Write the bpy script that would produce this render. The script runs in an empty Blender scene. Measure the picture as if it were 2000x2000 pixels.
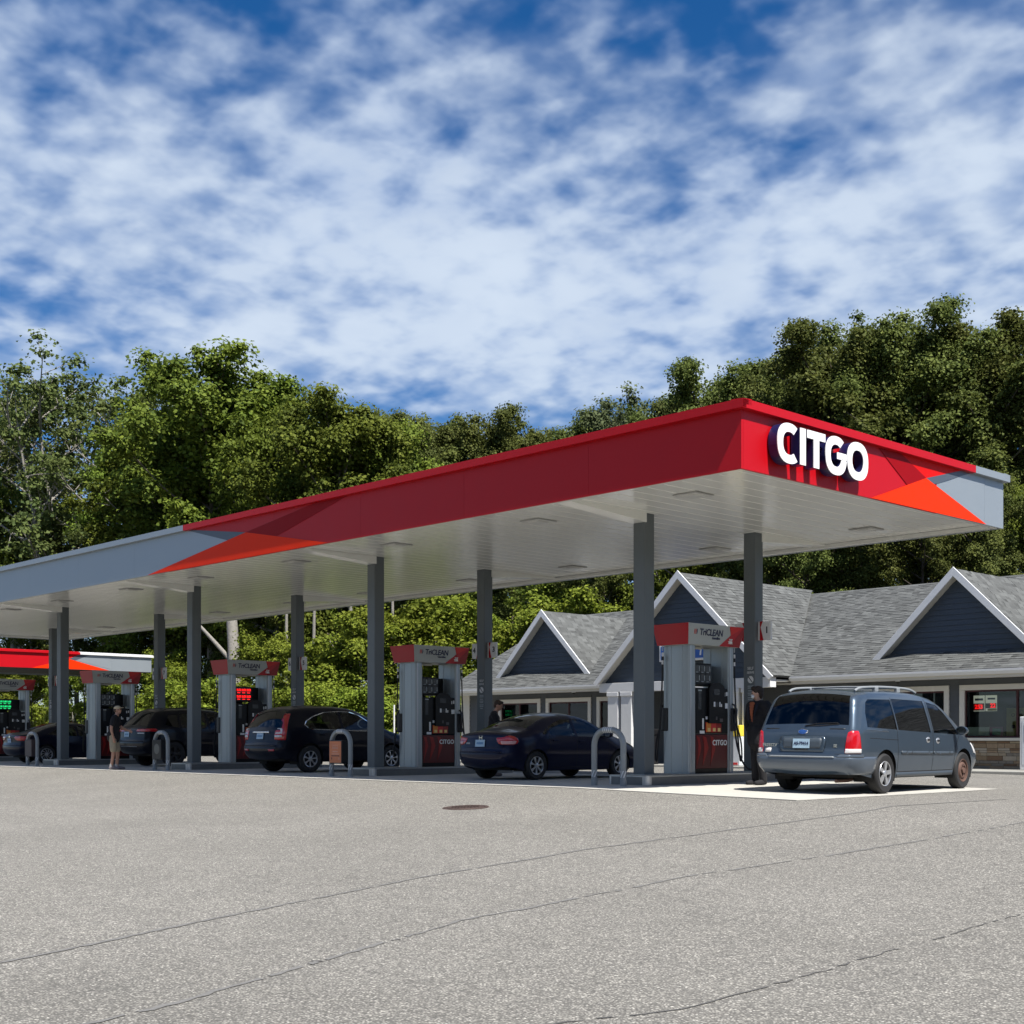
import bpy, bmesh, math, random
import numpy as np
from mathutils import Vector, Matrix
from mathutils.geometry import delaunay_2d_cdt
R = math.radians
sc = bpy.context.scene
COL = sc.collection
# ------------------------------------------------------------------ camera
CAM = (12.91, -17.34, 0.88)
TH = math.atan2(.725, .689)
cam = bpy.data.cameras.new('camera'); camo = bpy.data.objects.new('camera', cam); COL.objects.link(camo)
camo.location = CAM; camo.rotation_euler = (R(90), 0, TH)
cam.sensor_fit = 'HORIZONTAL'; cam.sensor_width = 36; cam.lens = 36*2596/2000
cam.shift_y = (1441-1000)/2000
cam.clip_end = 3000
sc.camera = camo
# ------------------------------------------------------------------ world
SUNV = Vector((1, -.17, 1.6)).normalized()
w = bpy.data.worlds.new('World'); sc.world = w; w.use_nodes = True
nt = w.node_tree; N = nt.nodes; L = nt.links; N.clear()
def nd(tree, typ, **kw):
    n = tree.nodes.new(typ)
    for k, v in kw.items():
        if k.startswith('i_'):
            n.inputs[int(k[2:])].default_value = v
        else: setattr(n, k, v)
    return n
sky = nd(nt, 'ShaderNodeTexSky', sky_type='NISHITA', sun_disc=False)
sky.sun_elevation = math.asin(SUNV.z); sky.sun_rotation = math.atan2(SUNV.x, SUNV.y)
sky.air_density = 1.0; sky.dust_density = .35; sky.ozone_density = 2.2; sky.altitude = 200
hs = nd(nt, 'ShaderNodeHueSaturation'); hs.inputs['Saturation'].default_value = 1.3; hs.inputs['Value'].default_value = 1.0
tn_ = nd(nt, 'ShaderNodeMix', data_type='RGBA', blend_type='MULTIPLY'); tn_.inputs[0].default_value = 1; tn_.inputs[7].default_value = (.90, .95, 1.10, 1)
L.new(sky.outputs[0], tn_.inputs[6]); L.new(tn_.outputs[2], hs.inputs['Color'])
tc = nd(nt, 'ShaderNodeTexCoord'); sep = nd(nt, 'ShaderNodeSeparateXYZ'); L.new(tc.outputs['Generated'], sep.inputs[0])
def mth(op, a, b=None, c=None, clamp=False):
    n = nd(nt, 'ShaderNodeMath', operation=op, use_clamp=clamp)
    for i, v in enumerate((a, b, c)):
        if v is None: continue
        if isinstance(v, (int, float)): n.inputs[i].default_value = v
        else: L.new(v, n.inputs[i])
    return n.outputs[0]
zc = mth('MAXIMUM', sep.outputs[2], .02)
zc = mth('ADD', zc, .22)
px = mth('DIVIDE', sep.outputs[0], zc); py = mth('DIVIDE', sep.outputs[1], zc)
cmb = nd(nt, 'ShaderNodeCombineXYZ'); L.new(px, cmb.inputs[0]); L.new(py, cmb.inputs[1])
def noise(scale, detail, rough, dist, off=0.0, lac=2.0):
    mp = nd(nt, 'ShaderNodeMapping'); mp.inputs['Location'].default_value = (off, off*.7, off*.3)
    L.new(cmb.outputs[0], mp.inputs[0])
    n = nd(nt, 'ShaderNodeTexNoise'); n.inputs['Scale'].default_value = scale; n.inputs['Detail'].default_value = detail
    n.inputs['Roughness'].default_value = rough; n.inputs['Distortion'].default_value = dist; n.inputs['Lacunarity'].default_value = lac
    L.new(mp.outputs[0], n.inputs['Vector']); return n.outputs['Fac']
def mrange(v, a, b, c=0., d=1.):
    n = nd(nt, 'ShaderNodeMapRange', interpolation_type='SMOOTHSTEP'); n.inputs[1].default_value = a; n.inputs[2].default_value = b
    n.inputs[3].default_value = c; n.inputs[4].default_value = d; L.new(v, n.inputs[0]); return n.outputs[0]
puff = noise(14.0, 3.0, .46, .12, 3.1)
fine = noise(36.0, 3, .5, .1, 1.3)
big = noise(2.0, 2.5, .5, .4, 5.0)
soft = noise(4.2, 3.0, .5, .5, 6.0)
hz = mrange(sep.outputs[2], .37, .50, .21, 0.0)        # the sheet closes up with distance
hz2 = mrange(sep.outputs[2], .22, .31, -.16, 0.0)      # a clearer band low over the trees
dens = mth('ADD', mth('MULTIPLY', puff, .86), mth('MULTIPLY', big, .70))
dens = mth('ADD', dens, mth('MULTIPLY', fine, .12))
dens = mth('ADD', dens, hz); dens = mth('ADD', dens, hz2)
cov = mrange(dens, .73, 1.21, 0.0, .80)
veil = mth('ADD', mth('ADD', soft, mth('MULTIPLY', big, .5)), mth('ADD', hz, hz2))
veil = mrange(veil, .76, 1.22, 0.0, .78)
# thin cloudlets over a smooth veil
cov = mth('SUBTRACT', 1.0, mth('MULTIPLY', mth('SUBTRACT', 1.0, cov), mth('SUBTRACT', 1.0, veil)))
tint = mrange(mth('ADD', mth('MULTIPLY', dens, .6), mth('MULTIPLY', soft, .5)), .62, 1.0)
ccol = nd(nt, 'ShaderNodeMix', data_type='RGBA')
ccol.inputs[6].default_value = (4.3, 5.8, 8.8, 1); ccol.inputs[7].default_value = (7.3, 8.4, 9.9, 1)
L.new(tint, ccol.inputs[0])
mx = nd(nt, 'ShaderNodeMix', data_type='RGBA'); L.new(cov, mx.inputs[0]); L.new(hs.outputs[0], mx.inputs[6]); L.new(ccol.outputs[2], mx.inputs[7])
bg = nd(nt, 'ShaderNodeBackground'); bg.inputs[1].default_value = .053
L.new(mx.outputs[2], bg.inputs[0])
wo = nd(nt, 'ShaderNodeOutputWorld'); L.new(bg.outputs[0], wo.inputs[0])
# ------------------------------------------------------------------ sun
sun = bpy.data.lights.new('sun', 'SUN'); sun.energy = 4.8; sun.angle = R(.53); sun.color = (1, .955, .88)
suno = bpy.data.objects.new('sun', sun); COL.objects.link(suno)
suno.rotation_euler = SUNV.to_track_quat('Z', 'Y').to_euler()
sc.view_settings.view_transform = 'Standard'; sc.view_settings.look = 'None'
sc.view_settings.exposure = 0.82; sc.view_settings.gamma = 1
sc.render.engine = 'CYCLES'; sc.cycles.use_denoising = True
sc.cycles.max_bounces = 8; sc.cycles.transparent_max_bounces = 12; sc.cycles.diffuse_bounces = 3
sc.cycles.caustics_reflective = False; sc.cycles.caustics_refractive = False
sc.cycles.sample_clamp_indirect = 4
# ------------------------------------------------------------------ materials
MATS = {}
def newmat(name):
    m = bpy.data.materials.new(name); m.use_nodes = True; m.node_tree.nodes.clear(); MATS[name] = m
    t = m.node_tree; o = nd(t, 'ShaderNodeOutputMaterial'); return m, t, o
def lin(c):
    if isinstance(c, str):
        c = c.lstrip('#'); v = [int(c[i:i+2], 16)/255 for i in (0, 2, 4)]
        return tuple(x/12.92 if x <= .04045 else ((x+.055)/1.055)**2.4 for x in v) + (1,)
    return tuple(c[:3]) + (1,)
def pm(name, col, rough=.5, metal=0., var=.12, scale=6., bump=0., bscale=40., coat=0., spec=.5, emit=None, es=0., attr=None, rvar=.1):
    """principled with a little noise in colour and roughness"""
    m, t, o = newmat(name)
    b = nd(t, 'ShaderNodeBsdfPrincipled'); t.links.new(b.outputs[0], o.inputs[0])
    c = lin(col)
    b.inputs['Roughness'].default_value = rough; b.inputs['Metallic'].default_value = metal
    b.inputs['Coat Weight'].default_value = coat; b.inputs['Coat Roughness'].default_value = .04
    b.inputs['Specular IOR Level'].default_value = spec
    tcn = nd(t, 'ShaderNodeTexCoord'); n = nd(t, 'ShaderNodeTexNoise'); n.inputs['Scale'].default_value = scale; n.inputs['Detail'].default_value = 6
    n.inputs['Roughness'].default_value = .62
    t.links.new(tcn.outputs['Object'], n.inputs['Vector'])
    mix = nd(t, 'ShaderNodeMix', data_type='RGBA')
    mix.inputs[6].default_value = tuple(x*(1-var) for x in c[:3])+(1,); mix.inputs[7].default_value = tuple(min(1, x*(1+var)) for x in c[:3])+(1,)
    t.links.new(n.outputs['Fac'], mix.inputs[0]); out = mix.outputs[2]
    if attr:
        a = nd(t, 'ShaderNodeAttribute', attribute_name='tone'); m2 = nd(t, 'ShaderNodeMix', data_type='RGBA', blend_type='MULTIPLY')
        m2.inputs[0].default_value = 1; cr = nd(t, 'ShaderNodeMapRange'); cr.inputs[3].default_value = attr[0]; cr.inputs[4].default_value = attr[1]
        t.links.new(a.outputs['Fac'], cr.inputs[0]); t.links.new(out, m2.inputs[6]); t.links.new(cr.outputs[0], m2.inputs[7]); out = m2.outputs[2]
    t.links.new(out, b.inputs['Base Color'])
    if rvar:
        mr = nd(t, 'ShaderNodeMapRange'); mr.inputs[3].default_value = max(0, rough-rvar*rough); mr.inputs[4].default_value = min(1, rough+rvar*rough)
        t.links.new(n.outputs['Fac'], mr.inputs[0]); t.links.new(mr.outputs[0], b.inputs['Roughness'])
    if bump:
        n2 = nd(t, 'ShaderNodeTexNoise'); n2.inputs['Scale'].default_value = bscale; n2.inputs['Detail'].default_value = 5
        t.links.new(tcn.outputs['Object'], n2.inputs['Vector'])
        bp = nd(t, 'ShaderNodeBump'); bp.inputs['Strength'].default_value = 1; bp.inputs['Distance'].default_value = bump
        t.links.new(n2.outputs['Fac'], bp.inputs['Height']); t.links.new(bp.outputs[0], b.inputs['Normal'])
    if emit:
        b.inputs['Emission Color'].default_value = lin(emit); b.inputs['Emission Strength'].default_value = es
    return m
def glassmat(name, tint, refl=1.45, rough=.02):
    m, t, o = newmat(name)
    tr = nd(t, 'ShaderNodeBsdfTransparent'); tr.inputs[0].default_value = lin(tint)
    gl = nd(t, 'ShaderNodeBsdfGlossy'); gl.inputs['Roughness'].default_value = rough; gl.inputs[0].default_value = (.95, .97, 1, 1)
    fr = nd(t, 'ShaderNodeFresnel'); fr.inputs[0].default_value = refl
    ms = nd(t, 'ShaderNodeMixShader'); t.links.new(fr.outputs[0], ms.inputs[0]); t.links.new(tr.outputs[0], ms.inputs[1]); t.links.new(gl.outputs[0], ms.inputs[2])
    t.links.new(ms.outputs[0], o.inputs[0]); return m
# ------------------------------------------------------------------ mesh helpers
class MB:
    def __init__(s): s.v = []; s.f = []
    def add(s, vs, fs):
        k = len(s.v); s.v += [tuple(p) for p in vs]; s.f += [tuple(i+k for i in f) for f in fs]; return s
    def box(s, x0, x1, y0, y1, z0, z1):
        return s.add([(x0,y0,z0),(x1,y0,z0),(x1,y1,z0),(x0,y1,z0),(x0,y0,z1),(x1,y0,z1),(x1,y1,z1),(x0,y1,z1)],
                     [(3,2,1,0),(4,5,6,7),(0,1,5,4),(1,2,6,5),(2,3,7,6),(3,0,4,7)])
    def prism(s, pts, d):
        n = len(pts); d = Vector(d); a = [tuple(Vector(p)) for p in pts]; b = [tuple(Vector(p)+d) for p in pts]
        return s.add(a+b, [tuple(range(n-1,-1,-1)), tuple(range(n,2*n))]+[(i,(i+1)%n,n+(i+1)%n,n+i) for i in range(n)])
    def quad(s, *p): return s.add(p, [tuple(range(len(p)))])
    def tube(s, path, r, n=8, cap=True):
        P = [Vector(p) for p in path]; m = len(P); rs = r if isinstance(r, (list, tuple)) else [r]*m
        up = Vector((.31,.17,.93)).normalized(); vs = []; prev = None
        for i in range(m):
            t = (P[min(i+1,m-1)]-P[max(i-1,0)]).normalized()
            a = (up-t*up.dot(t)) if prev is None else (prev-t*prev.dot(t))
            if a.length < 1e-5: a = t.orthogonal()
            a.normalize(); b = t.cross(a); prev = a
            for k in range(n):
                an = 2*math.pi*k/n; vs.append(P[i]+(a*math.cos(an)+b*math.sin(an))*rs[i])
        fs = [(i*n+k, i*n+(k+1)%n, (i+1)*n+(k+1)%n, (i+1)*n+k) for i in range(m-1) for k in range(n)]
        if cap: fs += [tuple(range(n-1,-1,-1)), tuple(range((m-1)*n, m*n))]
        return s.add(vs, fs)
    def lathe(s, prof, c=(0,0,0), axis='z', n=24):
        vs = []; m = len(prof)
        for (r, h) in prof:
            for k in range(n):
                a = 2*math.pi*k/n; x, y = r*math.cos(a), r*math.sin(a)
                p = (x, y, h) if axis == 'z' else ((h, x, y) if axis == 'x' else (y, h, x))
                vs.append((c[0]+p[0], c[1]+p[1], c[2]+p[2]))
        fs = [(i*n+k, i*n+(k+1)%n, (i+1)*n+(k+1)%n, (i+1)*n+k) for i in range(m-1) for k in range(n)]
        return s.add(vs, fs)
    def build(s, name, mat, parent=None, smooth=False, bevel=0., fix=True, solid=0., tone=None):
        me = bpy.data.meshes.new(name); me.from_pydata(s.v, [], s.f); 
        if fix and len(s.f) < 20000:
            bm = bmesh.new(); bm.from_mesh(me)
            if smooth: bmesh.ops.remove_doubles(bm, verts=bm.verts, dist=1e-5)
            bmesh.ops.recalc_face_normals(bm, faces=bm.faces); bm.to_mesh(me); bm.free()
        me.update()
        return mobj(name, me, mat, parent, smooth, bevel, solid, tone)
def mobj(name, me, mat, parent=None, smooth=False, bevel=0., solid=0., tone=None):
    if isinstance(mat, str): mat = MATS[mat]
    if len(me.materials): me.materials[0] = mat
    else: me.materials.append(mat)
    if tone is not None:
        a = me.attributes.new('tone', 'FLOAT', 'FACE'); a.data.foreach_set('value', np.asarray(tone, dtype=np.float32))
    if smooth:
        me.polygons.foreach_set('use_smooth', np.ones(len(me.polygons), bool))
        me.set_sharp_from_angle(angle=R(smooth if smooth is not True else 38))
    o = bpy.data.objects.new(name, me); COL.objects.link(o)
    if parent: o.parent = parent
    if solid:
        md = o.modifiers.new('solid', 'SOLIDIFY'); md.thickness = solid; md.offset = -1
    if bevel:
        md = o.modifiers.new('bevel', 'BEVEL'); md.width = bevel; md.segments = 2; md.limit_method = 'ANGLE'; md.angle_limit = R(40)
    return o
def tag(o, label=None, cat=None, group=None, kind=None):
    if label: o['label'] = label
    if cat: o['category'] = cat
    if group: o['group'] = group
    if kind: o['kind'] = kind
    return o
def thing(name, label, cat, loc=(0,0,0), rz=0, group=None):
    o = bpy.data.objects.new(name, None); COL.objects.link(o); o.location = loc; o.rotation_euler = (0, 0, rz); o.empty_display_size = .2
    return tag(o, label, cat, group)
def copy_tree(o, parent=None):
    c = o.copy(); COL.objects.link(c); c.parent = parent
    for ch in o.children: copy_tree(ch, c)
    return c
def text_mesh(body, size, extr=.002, off=0., shear=0., spacing=1.0):
    cu = bpy.data.curves.new('text', 'FONT'); cu.body = body; cu.size = size; cu.extrude = extr; cu.offset = off; cu.shear = shear
    cu.align_x = 'CENTER'; cu.align_y = 'CENTER'; cu.space_character = spacing; cu.resolution_u = 3
    o = bpy.data.objects.new('text', cu); COL.objects.link(o)
    dg = bpy.context.evaluated_depsgraph_get(); me = bpy.data.meshes.new_from_object(o.evaluated_get(dg))
    bpy.data.objects.remove(o); bpy.data.curves.remove(cu); return me
def text(name, body, size, mat, parent, loc, right, up=(0,0,1), **kw):
    """flat lettering; right = reading direction, up = up direction"""
    me = text_mesh(body, size, **kw); r = Vector(right).normalized(); u = Vector(up); u = (u-r*u.dot(r)).normalized(); n = r.cross(u)
    M = Matrix((r, u, n)).transposed().to_4x4(); M.translation = Vector(loc); me.transform(M)
    return mobj(name, me, mat, parent)
def lot_z(x, y):
    b = -.05-.013*min(max(x+4, 0), 8); d = max(0., .3-y)
    return b-.72*(1-math.exp(-d/10))
def at(u, d, z=0.):
    a = (u-1000)/2596*d; r = (math.cos(TH), math.sin(TH)); f = (-math.sin(TH), math.cos(TH))
    return (CAM[0]+r[0]*a+f[0]*d, CAM[1]+r[1]*a+f[1]*d, z)
rng = random.Random(7)
# ================================================================== materials used all over
pm('white_trim', (0.680,0.690,0.700), .5, var=.04)
pm('column_gray', (0.115,0.132,0.140), .45, var=.10, scale=3, spec=.5)
pm('alu_gray', (.36,.40,.42), .32, metal=.35, var=.06, scale=2)
pm('steel', (.45,.47,.48), .35, metal=.8, var=.1)
pm('red', (.44,.0012,.007), .45, var=.04, scale=2, spec=.3)
pm('deep_red', (.27,.001,.004), .5, var=.05, scale=2, spec=.12)
pm('bright_red', (.60,.006,.005), .5, var=.05, scale=2, spec=.12)
pm('orange', (.80,.030,.0015), .5, var=.04, scale=2, spec=.12)
pm('fascia_gray', (.33,.37,.405), .45, metal=.45, var=.04, scale=1.5)
pm('slate', (0.075,0.090,0.115), .34, var=.05, scale=2)
pm('soffit_white', (.82,.82,.78), .16, var=.05, scale=1.2, spec=.7, rvar=.3)
pm('black_plastic', (.012,.012,.014), .38, var=.2)
pm('rubber', (.014,.014,.015), .75, var=.25, bump=.002)
pm('dark', (.006,.006,.007), .7, var=.2)
pm('chrome', (.75,.76,.78), .12, metal=1., var=.03)
pm('silver', (.52,.53,.55), .3, metal=.7, var=.06)
pm('white_print', (.75,.75,.74), .5, var=.03)
pm('navy_print', (.012,.016,.06), .5, var=.05)
pm('letter_white', (.86,.86,.86), .35, var=.01)
pm('letter_blue', (.012,.014,.07), .3, var=.05)
pm('lamp_glass', (.62,.62,.60), .25, var=.03)
pm('concrete_curb', (0.300,0.295,0.270), .8, var=.18, scale=5, bump=.004, bscale=30)
pm('cast_iron', (.085,.058,.05), .6, metal=.4, var=.3, scale=14, bump=.006, bscale=60)
pm('crack', (0.085,0.083,0.079), .9, var=.4, scale=30)
pm('sealed', (.15,.147,.14), .9, var=.45, scale=40)
# asphalt: worn pale aggregate in dark binder
def asphalt():
    m, t, o = newmat('asphalt'); b = nd(t, 'ShaderNodeBsdfPrincipled'); t.links.new(b.outputs[0], o.inputs[0]); b.inputs['Roughness'].default_value = .88
    b.inputs['Specular IOR Level'].default_value = .3
    tcn = nd(t, 'ShaderNodeTexCoord')
    def tex(kind, **kw):
        n = nd(t, kind); 
        for k, v in kw.items(): n.inputs[k].default_value = v
        t.links.new(tcn.outputs['Object'], n.inputs['Vector']); return n
    def ramp(src, pts):
        r = nd(t, 'ShaderNodeValToRGB'); e = r.color_ramp.elements
        e[0].position, e[0].color = pts[0][0], lin(pts[0][1]); e[1].position, e[1].color = pts[-1][0], lin(pts[-1][1])
        for p, c in pts[1:-1]:
            x = e.new(p); x.color = lin(c)
        t.links.new(src, r.inputs[0]); return r.outputs[0]
    def mix(a, b2, fac, mode='MIX'):
        n = nd(t, 'ShaderNodeMix', data_type='RGBA', blend_type=mode)
        for i, v in ((0, fac), (6, a), (7, b2)):
            if isinstance(v, float): n.inputs[i].default_value = v
            elif isinstance(v, tuple): n.inputs[i].default_value = v
            else: t.links.new(v, n.inputs[i])
        return n.outputs[2]
    v1 = tex('ShaderNodeTexVoronoi', Scale=62.); v2 = tex('ShaderNodeTexVoronoi', Scale=120.)
    n1 = tex('ShaderNodeTexNoise', Scale=22., Detail=9., Roughness=.8); n2 = tex('ShaderNodeTexNoise', Scale=.35, Detail=6., Roughness=.6)
    n3 = tex('ShaderNodeTexNoise', Scale=4., Detail=5., Roughness=.6)
    sx = nd(t, 'ShaderNodeSeparateColor'); t.links.new(v1.outputs['Color'], sx.inputs[0])
    stone = ramp(sx.outputs[0], ((0, (.115,.113,.108)), (.40, (.20,.196,.184)), (.75, (.285,.277,.258)), (.95, (.36,.35,.33)), (1, (.50,.49,.46))))
    binder = ramp(v1.outputs['Distance'], ((.30, (0,0,0)), (.66, (1,1,1))))
    c = mix(stone, (.105,.102,.097,1), binder)
    fine = ramp(n1.outputs['Fac'], ((.30, (.60,.60,.60)), (.70, (1.38,1.37,1.34))))
    c = mix(c, fine, 1., 'MULTIPLY')
    bigr = ramp(n2.outputs['Fac'], ((.3, (1.08,1.068,1.04)), (.7, (1.29,1.275,1.245)))); c = mix(c, bigr, 1., 'MULTIPLY')
    midr = ramp(n3.outputs['Fac'], ((.3, (.93,.93,.93)), (.7, (1.06,1.06,1.05)))); c = mix(c, midr, 1., 'MULTIPLY')
    t.links.new(c, b.inputs['Base Color'])
    bp = nd(t, 'ShaderNodeBump'); bp.inputs['Distance'].default_value = .008; bp.inputs['Strength'].default_value = .9
    t.links.new(n1.outputs['Fac'], bp.inputs['Height'])
    bp2 = nd(t, 'ShaderNodeBump', invert=True); bp2.inputs['Distance'].default_value = .006; bp2.inputs['Strength'].default_value = .8
    t.links.new(v1.outputs['Distance'], bp2.inputs['Height']); t.links.new(bp.outputs[0], bp2.inputs['Normal']); t.links.new(bp2.outputs[0], b.inputs['Normal'])
asphalt()
pm('concrete', (0.440,0.425,0.385), .85, var=.16, scale=2.2, bump=.002, bscale=80)
pm('forest_floor', (.045,.05,.022), .95, var=.5, scale=1.5, bump=.05, bscale=6)
pm('grass', (.085,.11,.028), .8, var=.35, scale=3, attr=(.6, 1.5))
# ================================================================== setting: ground, lot, pad, walk
def grid_sheet(name, xs, ys, zf, mat, keep=None):
    m = MB(); idx = {}
    for j, y in enumerate(ys):
        for i, x in enumerate(xs): idx[i, j] = len(m.v); m.v.append((x, y, zf(x, y)))
    for j in range(len(ys)-1):
        for i in range(len(xs)-1):
            if keep and not keep((xs[i]+xs[i+1])/2, (ys[j]+ys[j+1])/2): continue
            m.f.append((idx[i,j], idx[i+1,j], idx[i+1,j+1], idx[i,j+1]))
    return m.build(name, mat, smooth=60)
def lotkeep(x, y): return y < (31 if x < -52 else 17.2 if x > -27.5 else 18.5)
def terrain_z(x, y):
    lz = lot_z(x, y)-.06
    d = max(0, y-34)+max(0, -100-x)*.5
    hill = .20*d if d < 60 else 12+.05*(d-60)
    hill *= .35+.65/(1+math.exp(-(x+48)/12))
    return lz+hill+.25*math.sin(x*.21+y*.13)*min(1, d/10)
xs = [-900,-600,-400,-300,-240]+list(range(-200, 90, 5))+[100,130,200,400,900]; ys = [-900,-500,-250,-120]+list(range(-80, 140, 4))+[150,200,300,500,900]
tag(grid_sheet('ground', xs, ys, terrain_z, 'forest_floor'), kind='structure')
fx = sorted(set([round(-104+2*i, 2) for i in range(50)]+[-27.5,-4,4]+[round(-4+1*i, 2) for i in range(34)]+[32,36,42,50,60,80])); fy = sorted(set([-80,-60,-46,-38,-32]+[-28+1*i for i in range(45)]+[.3, 17.2, 18.5, 20, 24, 28, 31]))
tag(grid_sheet('parking_lot', fx, fy, lot_z, 'asphalt', lotkeep), kind='structure')
# concrete pad under the pumps: slabs with open joints on a dark bed
pad = MB()
px_ = [-46.5,-40,-30,-20,-10,-4,.85]
for a, b_ in zip(px_[:-1], px_[1:]):
    for (y0, y1) in ((.3, 7.0),):
        pad.quad((a,y0,lot_z(a,1)+.004),(b_,y0,lot_z(b_,1)+.004),(b_,y1,lot_z(b_,1)+.004),(a,y1,lot_z(a,1)+.004))
pado = tag(pad.build('concrete_pad', 'crack'), kind='structure')
edges = [-46.5,-42.2,-37.9,-33.6,-29.3,-25,-20.7,-16.4,-12.1,-7.8,-4.0,.85]
for a, b_ in zip(edges[:-1], edges[1:]):
    for (y0, y1) in ((.3, 3.65), (3.65, 7.0)):
        g = .008; m = MB(); za, zb = lot_z(a, 1)+.005, lot_z(b_, 1)+.005; h = .009
        A, B = a+g, b_-g; C, D = y0+(g if y0 > 1 else 0), y1-g
        m.add([(A,C,za),(B,C,zb),(B,D,zb),(A,D,za),(A,C,za+h),(B,C,zb+h),(B,D,zb+h),(A,D,za+h)],[(3,2,1,0),(4,5,6,7),(0,1,5,4),(1,2,6,5),(2,3,7,6),(3,0,4,7)])
        m.build('slab', 'concrete', pado)
# store walk with kerb
sw = MB(); sw.box(-28.5, 9, 15.3, 17.6, -.3, .02)
tag(sw.build('sidewalk', 'concrete_curb', bevel=.02), kind='structure')
# cracks and seams in the asphalt: thin strips that follow the ground
def seam(pts, wd, jit, seed, nm='pavement_seam', gap=0, mat='crack'):
    r = random.Random(seed); m = MB(); P = []
    for a, b_ in zip(pts[:-1], pts[1:]):
        n = max(2, int(math.dist(a, b_)/.09))
        for k in range(n): P.append((a[0]+(b_[0]-a[0])*k/n, a[1]+(b_[1]-a[1])*k/n))
    rows = []
    ph = r.random()*9
    for i, (x, y) in enumerate(P):
        ox = jit*math.sin(i*.37+ph)*.6+r.uniform(-jit, jit); ww = wd*r.uniform(.35, 1.25)
        rows.append(((x+ox-ww, y, lot_z(x, y)+.005), (x+ox+ww, y, lot_z(x, y)+.005)))
    for i in range(len(rows)-1):
        if r.random() < gap: continue
        m.quad(rows[i][0], rows[i][1], rows[i+1][1], rows[i+1][0])
    tag(m.build(nm, mat, fix=False), kind='structure')
seam([(4.2,-16), (3.75,-13.55),(3.1,-11.49),(2.34,-8.55),(2.0,-5.71),(2.17,-2.9),(2.5,-.5),(2.62,3.8)], .032, .010, 1, gap=.02, mat='sealed')
seam([(6.2,-15),(5.84,-13.37),(5.36,-12.01),(4.73,-10.14),(4.4,-6.75),(4.94,-1.03),(5.2,2)], .028, .016, 2, gap=.2, mat='sealed')
seam([(7.6,-13),(8.04,-11.72),(8.15,-11.38),(8.09,-9.83),(8.01,-7.01),(8.0,-4)], .010, .016, 3, gap=.25)
seam([(5.31,-12.02),(5.42,-11.93)], .03, .004, 5)
# manhole
mh = thing('manhole_cover', 'round rusty iron manhole cover set in the pavement', 'manhole cover', (-3.32, -2.96, lot_z(-3.32, -2.96)))
dz = (lot_z(-3.32, -3.4)-lot_z(-3.32, -2.5))/.9
mh.rotation_euler = (math.atan(-dz), 0, 0)
m = MB(); m.lathe([(0,.014),(.30,.014),(.305,.002)], n=40); cv = m.build('lid', 'cast_iron', mh)
m = MB(); m.lathe([(.315,.003),(.318,.012),(.37,.012),(.385,.002)], n=40); m.build('rim', 'cast_iron', mh)
for i in range(-3, 4):
    for j in range(-3, 4):
        if i*i+j*j < 11: MB().box(i*.072-.024, i*.072+.024, j*.072-.012, j*.072+.012, .013, .019).build('stud', 'cast_iron', cv)
# ================================================================== main canopy
CL, CW, ZB, ZT, ZS = 43.6, 8.93, 5.2, 6.31, 5.3
can = thing('fuel_canopy', 'long flat fuel canopy with red, orange and gray fascia over the pump islands', 'canopy', (0, 0, 0))
# soffit pans, each its own strip across the canopy
pw = .3963; npan = int(CL/pw); pw = (CL-.1)/npan
pan = MB(); pan.add([(0,.05,0),(.02,.05,-.028),(pw-.03,.05,-.028),(pw-.014,.05,0),(0,CW-.05,0),(.02,CW-.05,-.028),(pw-.03,CW-.05,-.028),(pw-.014,CW-.05,0)],[(0,1,5,4),(1,2,6,5),(2,3,7,6)])
p0 = pan.build('soffit_panel', 'soffit_white', can, fix=False)
for i in range(npan):
    o = p0 if i == 0 else p0.copy()
    if i: COL.objects.link(o); o.parent = can
    o.location = (-CL+.05+i*pw, 0, ZS+.02)
m = MB(); m.box(-CL+.06, -.06, .06, CW-.06, ZS+.03, 6.2); m.build('roof_deck', 'dark', can)
def field(x):   # colour of the long sides
    return 'fascia_gray' if x < -18.3 else 'red'
# fascia panels along the long sides
nx = 13; px1 = CL/nx
for (y0, y1, yo) in ((0, .05, -1), (CW-.05, CW, 1)):
    for i in range(nx):
        a = -px1*(i+1); b_ = -px1*i
        if i == 5 and yo < 0:   # the panel where red meets gray
            MB().box(a+.002, -18.3, y0, y1, ZB, ZT-.1).build('fascia_panel', 'fascia_gray', can); MB().box(-18.3+.002, b_-.002, y0, y1, ZB, ZT-.1).build('fascia_panel', 'red', can); continue
        MB().box(a+.002, b_-.002, y0, y1, ZB, ZT-.1).build('fascia_panel', field((a+b_)/2) if yo < 0 else 'fascia_gray', can)
# ends
for (x0, x1) in ((-.05, 0), (-CL, -CL+.05)):
    k = 1 if x0 > -1 else 0
    for (a, b_, c) in ((.052, 3.0, 'red'), (3.004, 6.2, 'red'), (6.204, 8.12, 'fascia_gray'), (8.128, CW-.052, 'fascia_gray')):
        MB().box(x0, x1, a, b_, ZB, ZT-.1).build('fascia_panel', c if k else 'fascia_gray', can)
def decal(name, pts, mat, ax, off, th=.003):
    m = MB()
    if ax == 'x': m.prism([(off, p[0], p[1]) for p in pts], (th, 0, 0))
    else: m.prism([(p[0], -off, p[1]) for p in pts], (0, -th, 0))
    return m.build(name, mat, can)
zt = ZT-.11
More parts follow.
